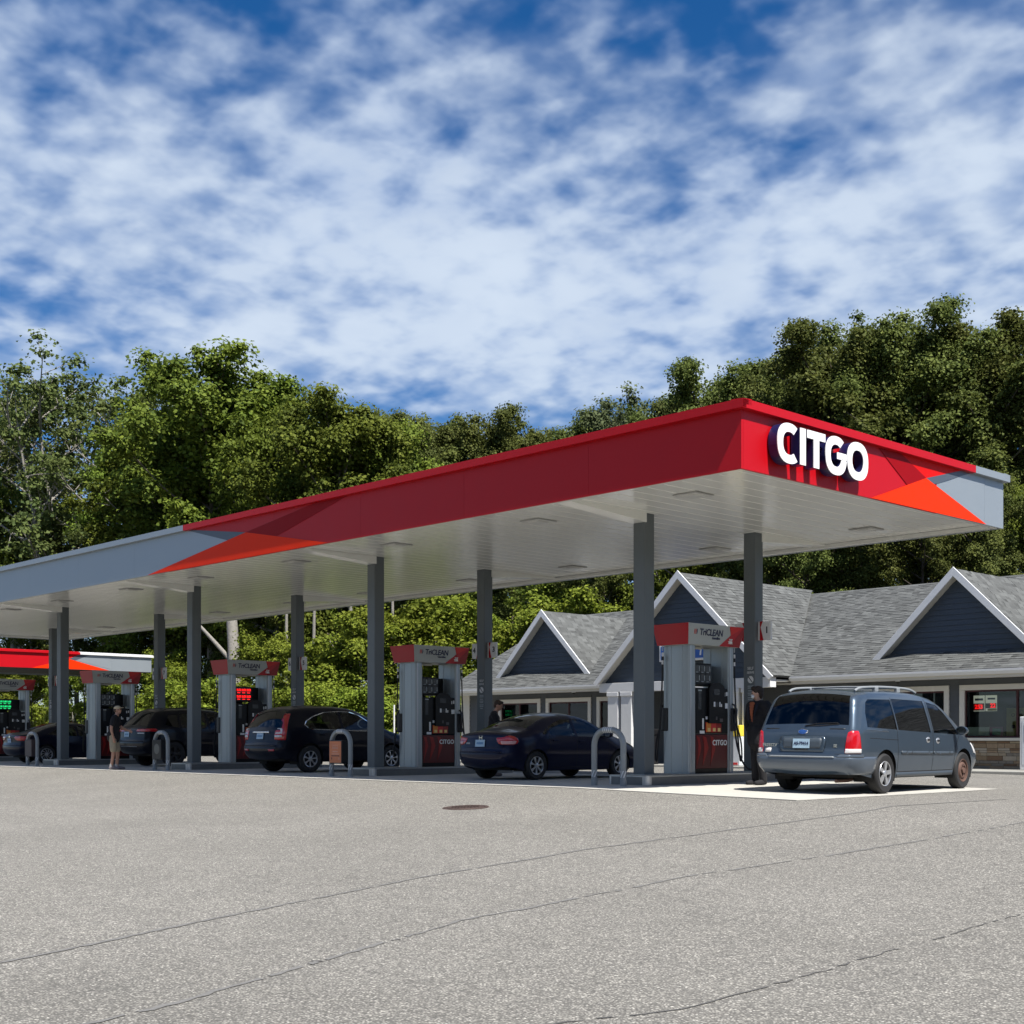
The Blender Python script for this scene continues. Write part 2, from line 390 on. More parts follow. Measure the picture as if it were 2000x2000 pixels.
# right end pattern (seen against the sun side)
decal('fascia_graphic', [(5.4, zt), (5.6, 5.9), (5.79, 5.82), (7.35, zt)], 'bright_red', 'x', .001)
decal('fascia_graphic', [(5.79, 5.82), (7.35, zt), (6.2, zt), (4.2, zt-.02)], 'bright_red', 'x', .0045)
decal('fascia_graphic', [(4.0, zt), (4.75, zt), (5.79, 5.82), (5.1, 5.60)], 'deep_red', 'x', .008)
decal('fascia_graphic', [(5.79, 5.82), (7.35, zt), (7.7, zt), (6.1, 5.745)], 'slate', 'x', .008)
decal('fascia_graphic', [(3.85, ZB+.003), (8.17, ZB+.003), (5.79, 5.82)], 'orange', 'x', .0115)
decal('fascia_graphic', [(6.17, 5.722), (7.62, zt), (8.11, zt), (8.11, ZB+.02)], 'fascia_gray', 'x', .0045)
# long front pattern
decal('fascia_graphic', [(-19.42, ZB+.003), (-18.25, 5.345), (-15.4, 5.70), (-17.5, zt), (-18.31, zt), (-18.31, 5.4)], 'fascia_gray', 'y', .001)
decal('fascia_graphic', [(-15.4, 5.70), (-14.6, 5.81), (-17.5, zt)], 'slate', 'y', .0045)
decal('fascia_graphic', [(-14.6, 5.81), (-11.3, zt), (-10.3, zt), (-13.3, 5.57)], 'deep_red', 'y', .0045)
decal('fascia_graphic', [(-19.42, ZB+.003), (-11.25, ZB+.003), (-14.6, 5.81)], 'orange', 'y', .008)
# cap flashing round the top
def cap(a, b_, axis, mat, side):
    m = MB(); pr = [(0, ZT-.16), (.10, ZT-.155), (.10, ZT-.015), (-.14, ZT), (-.14, ZT-.1), (0, ZT-.1)]
    if axis == 'y': pts = [(a, -p if side < 0 else CW+p, z) for p, z in pr]; m.prism(pts, (b_-a, 0, 0))
    else: pts = [(p if side > 0 else -CL-p, a, z) for p, z in pr]; m.prism(pts, (0, b_-a, 0))
    m.build('cap_flashing', mat, can)
cap(-CL-.1, -17.402, 'y', 'fascia_gray', -1); cap(-17.4, .1, 'y', 'red', -1); cap(-CL-.1, .1, 'y', 'fascia_gray', 1)
cap(-.098, 7.57, 'x', 'red', 1); cap(7.572, CW+.098, 'x', 'fascia_gray', 1); cap(-.098, CW+.098, 'x', 'fascia_gray', -1)
# inner return lip below the soffit
m = MB(); m.box(-CL+.06, -.06, CW-.2, CW-.055, ZB+.01, ZS-.012); m.box(-CL+.06, -.06, .055, .2, ZB+.01, ZS-.012)
m.box(-.2, -.055, .21, CW-.21, ZB+.01, ZS-.012); m.box(-CL+.055, -CL+.2, .21, CW-.21, ZB+.01, ZS-.012)
m.build('fascia_lip', 'soffit_white', can)
IX = [-4.3-8.6*i for i in range(5)]
# cantilever beam covers, tapered from the columns to the edges
for x in IX:
    for (ya, yb) in ((2.5, .25), (6.3, CW-.25)):
        m = MB(); m.prism([(x-.17, ya, ZS), (x-.17, yb, ZS), (x-.17, yb, ZS-.05), (x-.17, ya, ZS-.20)], (.34, 0, 0)); m.build('beam_cover', 'soffit_white', can, bevel=.01)
# recessed lamps
pm('lamp_frame', (.36,.36,.35), .4)
lamp = MB(); lamp.box(-.27, .27, -.27, .27, -.022, 0); l0 = lamp.build('ceiling_light', 'lamp_frame', can, bevel=.01)
MB().box(-.205, .205, -.205, .205, -.027, -.0225).build('trim', 'soffit_white', l0); MB().box(-.15, .15, -.15, .15, -.040, -.0275).build('lens', 'lamp_glass', l0, bevel=.006)
first = True
for x in IX:
    for dx in (2.0, -2.0):
        for y in (1.65, 7.45):
            o = l0 if first else copy_tree(l0, can); first = False; o.location = (x+dx, y, ZS-.01)
# ================================================================== columns, islands, hoops
def zi(x): return lot_z(x, 1)
ordinal = {0: 'nearest the store sign gable', }
col_lab_f = ['square gray canopy column standing at the kerb end beside the island with pump 1',
             'square gray canopy column between the orange boxed hoop guard and the third fuel dispenser',
             'square gray canopy column beside the dark boxed hoop guard and black sport utility',
             'square gray canopy column beside the brown boxed hoop guard',
             'square gray canopy column at the front of the last island']
def column(x, y, lab, back, num):
    z = zi(x)+.20; t = thing('canopy_column', lab, 'column', (x, y, z), group='canopy columns')
    h = ZS-.012-z
    m = MB(); m.prism([(-.15,-.135,0),(-.135,-.15,0),(.135,-.15,0),(.15,-.135,0),(.15,.135,0),(.135,.15,0),(-.135,.15,0),(-.15,.135,0)], (0,0,h)); m.build('shaft', 'column_gray', t, smooth=20)
    m = MB(); m.box(-.2,.2,-.2,.2,0,.014); m.build('base_plate', 'steel', t)
    m = MB(); m.box(-.2,.2,-.2,.2,h-.004,h+.006); m.build('ceiling_collar', 'soffit_white', t)
    if back:
        # number flags: + number on the sunny side, even on the other
        for s, n in ((1, 2*num-1), (-1, 2*num)):
            mx_ = lambda a: s*a
            m = MB(); m.box(min(mx_(.152), mx_(.47)), max(mx_(.152), mx_(.47)), -.03, .03, 2.82, 3.22); f = m.build('number_flag', 'white_print', t, bevel=.006)
            m = MB(); m.prism([(mx_(.148),-.032,2.818),(mx_(.29),-.032,2.818),(mx_(.215),-.032,3.10),(mx_(.27),-.032,3.222),(mx_(.148),-.032,3.222)], (0,-.006,0)); m.build('red_chevron', 'red', f)
            m = MB(); m.box(min(mx_(.155), mx_(.20)), max(mx_(.155), mx_(.20)), -.041, -.039, 2.82, 3.22); m.build('pale_stripe', 'white_print', f)
            text('numeral', str(n), .19, 'black_plastic', f, (mx_(.375), -.034, 3.03), (1,0,0), off=.006)
        # notices on the sunny face
        text('notice', 'SELF', .085, 'white_print', t, (.04, -.153, 2.22), (1,0,0)); text('notice', 'SERVE', .07, 'white_print', t, (.04, -.153, 2.13), (1,0,0))
        m = MB(); m.lathe([(0,-.004),(.075,-.004),(.078,0)], (.04,-.151,1.98), 'y', 24); sg = m.build('no_smoking_sign', 'white_print', t)
        m = MB(); m.prism([(-.015,-.157,2.03),(.0,-.157,2.04),(.095,-.157,1.93),(.08,-.157,1.92)], (0,-.002,0)); m.build('slash', 'black_plastic', sg)
        for k, (ww, zz) in enumerate(((.075,1.84),(.075,1.80),(.06,1.74),(.075,1.69),(.065,1.65),(.075,1.59),(.07,1.55),(.045,1.50))):
            MB().box(.04-ww, .04+ww, -.1525, -.1505, zz-.011, zz+.011).build('notice_line', 'notice_gray', t)
    return t
pm('notice_gray', (.33,.36,.37), .5, var=.05)
col_lab_b = ['square gray canopy column with number flag 1 beside the masked person',
             'square gray canopy column carrying number flags 3 and 4', 'square gray canopy column carrying number flags 5 and 6',
             'square gray canopy column carrying number flag 7', 'square gray canopy column carrying number flag 9']
for i, x in enumerate(IX):
    column(x, 2.6, col_lab_f[i], False, i+1); column(x, 6.2, col_lab_b[i], True, i+1)
isl_lab = ['long raised pump island with a steel edged kerb beside the blue gray minivan', 'long raised pump island beside the dark blue sedan and the orange boxed hoop',
           'long raised pump island between the two dark sport utility vehicles', 'long raised pump island behind the man in the pale cap', 'long raised pump island at the far end of the canopy']
def rrect(x0, x1, y0, y1, r, n=6):
    pts = []
    for cx, cy, a in ((x1-r, y1-r, 0), (x0+r, y1-r, 90), (x0+r, y0+r, 180), (x1-r, y0+r, 270)):
        for k in range(n+1): pts.append((cx+r*math.cos(R(a+90*k/n)), cy+r*math.sin(R(a+90*k/n))))
    return pts
for i, x in enumerate(IX):
    t = thing('pump_island', isl_lab[i], 'island', (x, 0, zi(x)+.012), group='pump islands')
    o1 = rrect(-.52, .52, 2.1, 6.8, .12); o2 = rrect(-.50, .50, 2.12, 6.78, .10)
    m = MB(); m.prism([(a,b_,0) for a,b_ in o1], (0,0,.16)); m.build('kerb_side', 'island_side', t, smooth=30) if 'island_side' in MATS else None
    if 'island_side' not in MATS:
        pm('island_side', (.16,.165,.165), .42, metal=.3, var=.3, scale=4); m.build('kerb_side', 'island_side', t, smooth=30)
    m = MB(); m.prism([(a*1.012,b_,.16) for a,b_ in o1], (0,0,.028)); m.build('steel_rim', 'steel', t, smooth=30)
    m = MB(); m.prism([(a,b_,.181) for a,b_ in o2], (0,0,.012)); m.build('deck', 'concrete_curb', t)
    for (cx, cy, a0) in ((.40, 2.22, 270), (-.40, 2.22, 180)):
        m = MB(); pts = [(cx+.128*math.cos(R(a0+90*k/8)), cy+.128*math.sin(R(a0+90*k/8))) for k in range(9)]
        for k in range(8): m.quad((*pts[k], .004), (*pts[k+1], .004), (*pts[k+1], .172), (*pts[k], .172))
        m.build('corner_guard', 'silver', t, smooth=60)
# hoop guards
hoop_lab = ['bare gray steel hoop guard with striped bands in front of the pump 1 island', 'gray steel hoop guard holding an orange notice box',
            'gray steel hoop guard holding a dark box with a painted pale glare', 'gray steel hoop guard holding a brown box']
pm('hoop_gray', (.25,.27,.28), .4, var=.12, scale=5, metal=.2)
pm('reflective', (.62,.63,.64), .35, var=.05)
pm('sign_orange', (.60,.19,.075), .5, var=.06); pm('sign_orange_pale', (.62,.30,.21), .5, var=.05); pm('sign_brown', (.20,.06,.035), .5)
pm('brown_box', (.055,.036,.036), .5, var=.15); pm('painted_glare', (.16,.16,.14), .6, var=.3)
def hoop(x, i):
    t = thing('hoop_guard', hoop_lab[i], 'bollard', (x, 1.52, zi(x)+.012), group='hoop guards at the island ends')
    hw, top, r = .375, 1.07, .30; P = [(-hw,0,0),(-hw,0,top-r)]
    for k in range(1, 13): a = R(180-180*k/13); P.append((hw*math.cos(a) if False else (-hw+r-r*math.cos(R(90*k/6.5)) if k<=6 else hw-r+r*math.sin(R(90*(k-6.5)/6.5))), 0, top-r+r*math.sin(R(180*k/13))))
    P += [(hw,0,top-r),(hw,0,0)]
    m = MB(); m.tube(P, .058, 14); m.build('hoop', 'hoop_gray', t, smooth=True)
    for xx in (-.10,-.05,0,.05,.10):
        m = MB(); m.tube([(xx-.014,0,top-.002),(xx+.014,0,top-.002)], .0605, 14, False); m.build('reflective_band', 'reflective', t, smooth=True)
    for s in (-1, 1):
        m = MB(); m.tube([(s*hw,0,0),(s*hw,0,.12)], .064, 14, False); m.build('foot_sleeve', 'hoop_gray', t, smooth=True)
        for k in range(3):
            # slanted strips wound on the leg
            m = MB()
            for q in range(6):
                a0, a1 = R(190+k*55+q*9), R(190+k*55+(q+1)*9)
                z0 = .16+q*.022; z1 = z0+.022
                pr = lambda a, z: (s*hw+.0605*math.cos(a), .0605*math.sin(a), z)
                m.quad(pr(a0, z0), pr(a0+R(26), z0), pr(a1+R(26), z1), pr(a1, z1))
            m.build('reflective_band', 'reflective', t, smooth=True)
    if i:
        mat = ['', 'sign_orange', 'black_plastic', 'brown_box'][i]
        m = MB(); m.box(-.30, .21, -.13, .02, .30, .86); bx_ = m.build('notice_box', 'black_plastic' if i == 1 else mat, t, bevel=.012)
        if i == 1:
            MB().box(-.275, .185, -.136, -.131, .325, .835).build('sign_face', 'sign_orange', bx_)
            [MB().box(-.155+.033*k, -.155+.033*k+.022, -.139, -.1365, .645+.012*(k % 2), .715-.008*(k % 3)).build('sign_mark', 'sign_orange_pale', bx_) for k in range(7)]
            MB().box(-.165,.075,-.139,-.1365,.735,.75).build('sign_bar', 'sign_orange_pale', bx_)
            MB().box(-.15,.06,-.139,-.1365,.575,.605).build('sign_bar', 'sign_orange_pale', bx_); MB().box(-.19,.11,-.139,-.1365,.525,.545).build('sign_bar', 'sign_orange_pale', bx_)
            MB().box(-.2,.12,-.139,-.1365,.475,.505).build('sign_bar', 'sign_brown', bx_); MB().box(-.21,-.165,-.139,-.1365,.40,.45).build('sign_bar', 'sign_brown', bx_); MB().box(.09,.13,-.139,-.1365,.40,.45).build('sign_bar', 'sign_orange_pale', bx_)
        if i == 2:
            m = MB(); m.lathe([(0,-.135),(.10,-.135),(.13,-.1335),(.15,-.1315)], (0,0,0), 'y', 20); o = m.build('glare_patch', 'painted_glare', bx_); o.location = (-.03, 0, .60)  # pale disc: glare on the dark box face, put in as colour
for i in range(4): hoop(IX[i]+.05, i)
# ================================================================== raised letters on the canopy end
sg = thing('canopy_sign', 'raised white letters with dark blue sides on the red canopy end', 'sign', (0, 0, 5.40))
def ring(cx, cz, a, b_, t_, a0, a1, n=40, e=2.35):
    def pt(A, B, th):
        c, s = math.cos(th), math.sin(th); return (cx+A*math.copysign(abs(c)**(2/e), c), cz+B*math.copysign(abs(s)**(2/e), s))
    o = [pt(a, b_, R(a0+(a1-a0)*k/n)) for k in range(n+1)]; i_ = [pt(a-t_, b_-t_*.92, R(a0+(a1-a0)*k/n)) for k in range(n+1)]
    return o, i_
def letter(polys, name='letter'):
    # polys = list of convex-ish strips (outer, inner) or plain polygons in (y,z)
    m = MB(); fc = MB()
    for P in polys:
        if isinstance(P, tuple):
            o, i_ = P; closed = math.dist(o[0], o[-1]) < 1e-4; n = len(o)
            for mm, x0, x1 in ((m, .03, .20), (fc, .201, .215)):
                vs = [(x, *p) for x in (x0, x1) for p in o]+[(x, *p) for x in (x0, x1) for p in i_]; fs = []
                for k in range(n-1):
                    fs += [(k, k+1, n+k+1, n+k), (2*n+k, 3*n+k, 3*n+k+1, 2*n+k+1), (n+k, n+k+1, 3*n+k+1, 3*n+k), (k, 2*n+k, 2*n+k+1, k+1)]
                if not closed: fs += [(0, n, 3*n, 2*n), (n-1, 3*n-1, 4*n-1, 2*n-1)]
                mm.add(vs, fs)
        else:
            m.prism([(.03, *p) for p in P], (.17,0,0)); fc.prism([(.201, *p) for p in P], (.014,0,0))
    o = m.build(name, 'letter_blue', sg); fc.build('letter_face', 'letter_white', o)
Hh = .32
C_o, C_i = ring(1.02, Hh, .335, Hh+.012, .155, 52, 308)
letter([(C_o, C_i)])
letter([[(1.325,.02),(1.49,.02),(1.49,.63),(1.325,.63)]])
letter([[(1.53,.63),(2.07,.63),(2.07,.495),(1.53,.495)],[(1.72,.02),(1.885,.02),(1.885,.494),(1.72,.494)]])
G_o, G_i = ring(2.40, Hh, .325, Hh+.012, .155, 48, 352)
letter([(G_o, G_i), [(2.43,.27),(2.722,.27),(2.722,.385),(2.43,.385)]])
O_o, O_i = ring(3.08, Hh, .335, Hh+.012, .155, 0, 360)
letter([(O_o, O_i)])
# ================================================================== fuel dispensers (local: x towards the sun side, y along the island, z up from the deck)
pm('topper_gray', (.40,.42,.40), .4, var=.04); pm('topper_red', (.42,.006,.016), .4, var=.05); pm('topper_bright', (.55,.012,.012), .4, var=.05); pm('topper_dark', (.27,.003,.010), .4, var=.05)
pm('pump_black', (.006,.006,.007), .35, var=.2, spec=.25); pm('pump_red', (.085,.002,.003), .35, var=.15); pm('flame_red', (.26,.010,.007), .35, var=.1)
pm('btn_orange', (.62,.20,.03), .5, var=.05); pm('btn_red', (.55,.03,.02), .5, var=.05); pm('btn_yellow', (.75,.55,.20), .5, var=.05)
pm('screen_gray', (.05,.055,.06), .2, var=.1); pm('digit_dark', (.07,.06,.06), .4)
pm('led_red', (.5,.01,.01), .4, emit='#ff1414', es=1.1); pm('led_green', (.02,.4,.15), .4, emit='#16e07a', es=.8)
pm('tube_lamp', (.8,.79,.72), .4)
def dispenser(lab, lit=None):
    t = thing('fuel_dispenser', lab, 'fuel pump', (0,0,0), group='fuel dispensers')
    # topper: flared box
    zb, zt_ = 2.60, 3.02; xb, xt, yb, yt = .40, .47, .84, .915
    m = MB(); V = [(-xb,-yb,zb),(xb,-yb,zb),(xb,yb,zb),(-xb,yb,zb),(-xt,-yt,zt_),(xt,-yt,zt_),(xt,yt,zt_),(-xt,yt,zt_)]
    m.add(V, [(3,2,1,0),(4,5,6,7),(0,1,5,4),(1,2,6,5),(2,3,7,6),(3,0,4,7)]); top = m.build('topper', 'topper_gray', t, bevel=.006)
    def face(pts, mat, side, off, name='topper_graphic'):
        # pts (u in -1..1 along y from the near end, v 0..1 up) on a long slanted side
        m = MB(); P = []
        for u, v in pts:
            x = xb+(xt-xb)*v+off; y = u*(yb+(yt-yb)*v); P.append((side*x, side*y, zb+(zt_-zb)*v))
        m.prism(P, (side*.003, 0, 0)); return m.build(name, mat, top)
    for s in (1, -1):
        face([(.18,.0),(.995,.0),(.995,1),(.995,1)][:3]+[(.56,.56)], 'topper_red', s, .002)
        face([(.46,.985),(.995,.985),(.56,.56)], 'topper_bright', s, .0055)
        face([(.56,.005),(.995,.005),(.995,.98)], 'topper_dark', s, .0055)
        rt = (0, s, 0); up = ((xt-xb)*s, 0, zt_-zb)
        def P(u, v, off=.006): return (s*(xb+(xt-xb)*v+off), s*u*(yb+(yt-yb)*v), zb+(zt_-zb)*v)
        text('topper_text', 'TriCLEAN', .185, 'navy_print', top, P(-.17,.60), rt, up, off=.003, spacing=.92)
        text('topper_text', 'Gasoline', .075, 'navy_print', top, P(.02,.36), rt, up, off=.002)
        for k in range(3):
            face([(-.80+.045*k,.50),(-.785+.045*k,.50),(-.765+.045*k,.62),(-.77+.045*k,.74),(-.785+.045*k,.74),(-.79+.045*k,.62)], 'btn_red' if k < 2 else 'navy_print', s, .002, 'topper_mark')
        text('topper_text', 'TOP', .055, 'white_print', top, P(.58,.33,.012), rt, up, off=.002); text('topper_text', 'TIER', .07, 'white_print', top, P(.58,.2,.012), rt, up, off=.004)
        m = MB(); q = [(-s*xb*.96, .0)]
        # red end caps
        e = .002; y_ = lambda v: s*(yb+(yt-yb)*v+e)
        m = MB(); m.prism([(-xb, y_(0), zb), (xb, y_(0), zb), (xt, y_(1), zt_), (-xt, y_(1), zt_)], (0, s*.003, 0)); m.build('topper_end', 'topper_red', top)
    m = MB(); m.box(-.03,.03,-.52,.05,2.545,2.598); m.build('tube_lamp', 'tube_lamp', t, bevel=.01)
    # two upright pylons with fluted faces
    for y0, y1 in ((-.74,-.52),(.55,.74)):
        m = MB(); m.prism([(x, y, 0) for x, y in rrect(-.34, .34, y0, y1, .04, 4)], (0,0,2.6)); py = m.build('pylon', 'alu_gray', t, smooth=30)
        for k, xx in enumerate((-.12, .17)):
            for yy in (y0, y1):
                m = MB(); m.tube([(xx, yy, .02), (xx, yy, 2.59)], .009, 8); m.build('flute', 'alu_gray', py, smooth=True)
        m = MB(); m.box(.335,.352, y0+.03, y0+.06, .02, 2.59); m.build('edge_strip', 'silver', py)
    # cabinet
    m = MB(); m.box(-.31,.31,-.518,.548,.0,.80); m.build('lower_cabinet', 'pump_black', t, bevel=.01)
    m = MB(); m.box(-.33,.33,-.515,.545,.80,1.74); cab = m.build('upper_cabinet', 'pump_black', t, bevel=.02)
    for s in (1, -1):
        # rounded control hood
        m = MB(); pts = []
        for k in range(11):
            a = R(180*k/10); pts.append((s*.331, s*(.12-.26*math.cos(a)), 1.70+.16*math.sin(a)))
        m.prism([(s*.331, s*-.14, 1.02)]+pts+[(s*.331, s*.38, 1.02)], (s*.05,0,0)); hood = m.build('control_hood', 'pump_black', cab, smooth=25)
        X = s*.383
        def pl(y0, y1, z0, z1, mat, nm, par=hood, x=X, th=.004):
            m = MB(); ya, yb_ = sorted((s*y0, s*y1)); xa, xb_ = sorted((x, x+s*th)); m.box(xa, xb_, ya, yb_, z0, z1); return m.build(nm, mat, par)
        pl(.0,.20,1.60,1.72,'screen_gray','display'); pl(.0,.05,1.36,1.46,'white_print','card_slot'); pl(.07,.16,1.36,1.45,'screen_gray','keypad'); pl(.19,.22,1.36,1.46,'white_print','card_slot'); pl(.24,.27,1.36,1.42,'white_print','card_slot')
        pl(.07,.12,1.09,1.16,'digit_dark','receipt_slot'); pl(.20,.30,1.05,1.12,'digit_dark','receipt_slot')
        X2 = s*.332
        pl(-.44,-.34,1.30,1.66,'screen_gray','side_label',cab,X2); pl(-.44,-.33,1.67,1.70,'notice_gray','side_label',cab,X2)
        pl(.40,.45,1.58,1.66,'white_print','sticker',cab,X2); pl(.48,.52,1.59,1.67,'white_print','sticker',cab,X2); pl(.42,.53,1.33,1.44,'white_print','sticker',cab,X2)
        pl(-.31,-.26,.90,1.12,'white_print','sticker',cab,X2); pl(-.39,-.24,.81,.87,'white_print','sticker',cab,X2); pl(-.20,-.14,1.10,1.16,'white_print','sticker',cab,X2)
        X3 = s*.345
        m = MB(); m.box(min(s*.33, X3), max(s*.33, X3), min(s*-.20, s*.30), max(s*-.20, s*.30), .84, 1.04); sel = m.build('grade_selector', 'btn_red', cab)
        pl(-.195,-.045,.845,1.035,'btn_orange','grade_button',sel,X3); pl(-.04,.13,.845,1.035,'btn_red','grade_button',sel,X3); pl(.135,.295,.845,1.035,'flame_red','grade_button',sel,X3)
        for yy in (-.12,.05,.21): pl(yy-.035,yy+.05,.855,.925,'btn_yellow','grade_button',sel,X3+s*.005)
        # lower door with flames and lettering
        m = MB(); m.box(min(s*.312,s*.325), max(s*.312,s*.325), -.505, .535, .10, .79); door = m.build('lower_door', 'pump_red', t, bevel=.008)
        for (yy, zz, w_) in ((-.46,.45,.12),(-.27,.45,.17),(-.02,.45,.15)):
            m = MB(); P = [(yy-.02,.76),(yy+w_*.55,.74),(yy+w_,.52),(yy+w_*.6,.38),(yy-.02,.16),(yy+.02,.40),(yy+.03,.58)]
            m.prism([(s*.327, s*a, b_) for a, b_ in P], (s*.003,0,0)); m.build('flame', 'flame_red', door)
        text('door_text', 'CITGO', .15, 'white_print', door, (s*.331, s*.27, .62), (0,s,0), off=.004, spacing=1.06)
        # price head
        m = MB(); m.box(min(s*.10,s*.30), max(s*.10,s*.30), *sorted((s*-.515, s*.02)), 1.80, 2.24); ph = m.build('price_head', 'pump_black', t, bevel=.008)
        for r_ in range(2):
            for c_ in range(3):
                ya = -.49+c_*.168; za = 1.85+(1-r_)*.19
                pl(ya,ya+.145,za,za+.16,'screen_gray','price_panel',ph,s*.301,.002)
                if lit:
                    text('price_digits', ('2.53','2.83','3.03')[c_], .085, lit, ph, (s*.307, s*(ya+.072), za+.10), (0,s,0), off=.004); pl(ya+.02,ya+.12,za+.01,za+.03,lit,'price_digits',ph,s*.304,.002)
                else:
                    pl(ya+.115,ya+.135,za+.04,za+.14,'notice_gray','price_digits',ph,s*.304,.002); pl(ya+.02,ya+.09,za+.01,za+.022,'notice_gray','price_digits',ph,s*.304,.002)
        # hoses and nozzle at the far end of each face
        hy = s*.80
        P = [(s*.30, hy, 2.60), (s*.30, hy, 2.5)]
        m = MB(); m.tube(P, .012, 8); m.build('hose_hanger', 'silver', t)
        for (za, zb2, r_, mt) in ((2.46,2.38,.02,'white_print'),(2.38,2.30,.026,'black_plastic'),(2.30,2.22,.02,'white_print')):
            m = MB(); m.tube([(s*.30,hy,za),(s*.30,hy,zb2)], r_, 8); m.build('breakaway', mt, t)
        m = MB(); m.box(*sorted((s*.20,s*.40)), *sorted((s*.60,s*.76)), .86, 1.34); m.build('nozzle_boot', 'black_plastic', t, bevel=.03)
        m = MB(); m.tube([(s*.38,s*.68,1.02),(s*.42,s*.68,1.12),(s*.44,s*.68,1.30),(s*.40,s*.68,1.40),(s*.30,s*.68,1.44)], [.03,.035,.032,.02,.016], 8); m.build('nozzle', 'black_plastic', t, smooth=True)
        m = MB(); pts = [(s*.30,hy,2.24),(s*.31,hy+s*.01,1.7),(s*.34,hy+s*.02,1.1),(s*.40,hy+s*.03,.5),(s*.45,hy,.28),(s*.50,hy-s*.04,.25),(s*.54,hy-s*.06,.34),(s*.52,hy-s*.08,.7),(s*.42,hy-s*.11,1.02)]
        m.tube(smooth_path(pts, 4), .017, 8); m.build('hose', 'rubber', t, smooth=True)
    return t
def smooth_path(P, k):
    P = [Vector(p) for p in P]; out = []
    for i in range(len(P)-1):
        p0, p1, p2, p3 = P[max(i-1,0)], P[i], P[i+1], P[min(i+2,len(P)-1)]
        for q in range(k):
            t = q/k; out.append(.5*((2*p1)+(-p0+p2)*t+(2*p0-5*p1+4*p2-p3)*t*t+(-p0+3*p1-3*p2+p3)*t**3))
    return out+[P[-1]]
dl = ['fuel dispenser with red and gray topper on the island beside the minivan', 'fuel dispenser with red and gray topper behind the dark blue sedan',
      'fuel dispenser with glowing red price digits', 'fuel dispenser with red and gray topper behind the man in the pale cap', 'fuel dispenser with green price digits beyond the dark navy sedan']
d0 = dispenser(dl[0]); d2 = dispenser(dl[2], 'led_red'); d4 = dispenser(dl[4], 'led_green')
DD = [d0, copy_tree(d0), d2, copy_tree(d0), d4]
for i, d in enumerate(DD): d['label'] = dl[i]; d.location = (IX[i], 4.33, zi(IX[i])+.012+.193)
# small bin beside the second-last island seen under the canopy
# ================================================================== diesel canopy beyond
DX = -67.0
dc = thing('diesel_canopy', 'smaller sunlit red, orange and gray canopy beyond the end of the main canopy', 'canopy', (DX, 0, 0))
m = MB(); m.box(-9, -.052, 4, 25.7, ZB+.1, ZT-.12); m.build('roof_deck', 'dark', dc)
for a, b_, c in ((4, 9.4,'red'), (9.404, 14.4, 'red'), (14.404, 19.3, 'red'), (19.304, 23.0, 'fascia_gray'), (23.004, 25.8, 'fascia_gray')):
    MB().box(-.05, 0, a, b_, ZB, ZT-.1).build('fascia_panel', c, dc)
for y0 in (4, 25.75): MB().box(-9, -.052, y0, y0+.05, ZB, ZT-.1).build('fascia_panel', 'fascia_gray', dc)
MB().box(-9.05, -9.001, 4, 25.8, ZB, ZT-.1).build('fascia_panel', 'fascia_gray', dc)
def dec2(pts, mat, off): m = MB(); m.prism([(off, p[0], p[1]) for p in pts], (.004,0,0)); m.build('fascia_graphic', mat, dc)
dec2([(17.7,ZB+.01),(22.8,ZB+.01),(20.1,5.85)], 'orange', .012); dec2([(20.5,5.78),(21.2,zt),(23,zt),(22.9,5.3)], 'fascia_gray', .004); dec2([(20.1,5.85),(20.9,zt),(21.6,zt),(20.5,5.76)], 'slate', .008); dec2([(18.2,zt),(20.9,zt),(20.1,5.85),(19.3,5.65)], 'bright_red', .006)
for a, b_, c in ((3.9, 20.8, 'red'), (20.805, 25.9, 'white_trim')):
    m = MB(); m.prism([(0,a,ZT-.16),(.12,a,ZT-.155),(.12,a,ZT-.02),(-.2,a,ZT+.03),(-.2,a,ZT-.1),(0,a,ZT-.1)], (0,b_-a,0)); m.build('cap_flashing', c, dc)
for y in (9.0, 21.5):
    t = thing('canopy_column', 'slim gray column under the smaller far canopy', 'column', (DX-4.5, y, zi(DX)), group='far canopy columns')
    m = MB(); m.prism([(a,b_,0) for a,b_ in rrect(-.15,.15,-.15,.15,.02,2)], (0,0,ZB+.1-zi(DX))); m.build('shaft', 'column_gray', t, smooth=30); MB().box(-.22,.22,-.22,.22,0,.02).build('base_plate', 'steel', t)
t = thing('number_sign', 'small white numbered plate 11 on a post under the far canopy', 'sign', (-52.02, 12.6, zi(-52)))
m = MB(); m.tube([(0,.03,0),(0,.03,2.9)], .04, 10); m.build('post', 'column_gray', t, smooth=True)
m = MB(); m.box(-.17,.17,-.03,-.012,2.5,3.05); pl_ = m.build('plate', 'white_print', t, bevel=.02); pl_.rotation_euler = (0,0,0)
text('numeral', '11', .26, 'navy_print', t, (0,-.033,2.78), (1,0,0), off=.008)
t.rotation_euler = (0,0,TH*.9)

# the first dispenser's hose is out, sagging towards the minivan
m = MB(); HP = [(1433,1395,27.4),(1437,1440,27.2),(1444,1472,27.0),(1454,1494,26.8),(1466,1503,26.6),(1479,1500,26.4),(1490,1484,26.2)]
W_ = [at(u, d, CAM[2]-(v-1441)/2596*d) for u, v, d in HP]; dl_ = DD[0].location
m.tube(smooth_path([(a-dl_[0], b_-dl_[1], c-dl_[2]) for a, b_, c in W_], 5), .019, 8); m.build('pulled_hose', 'rubber', DD[0], smooth=True)
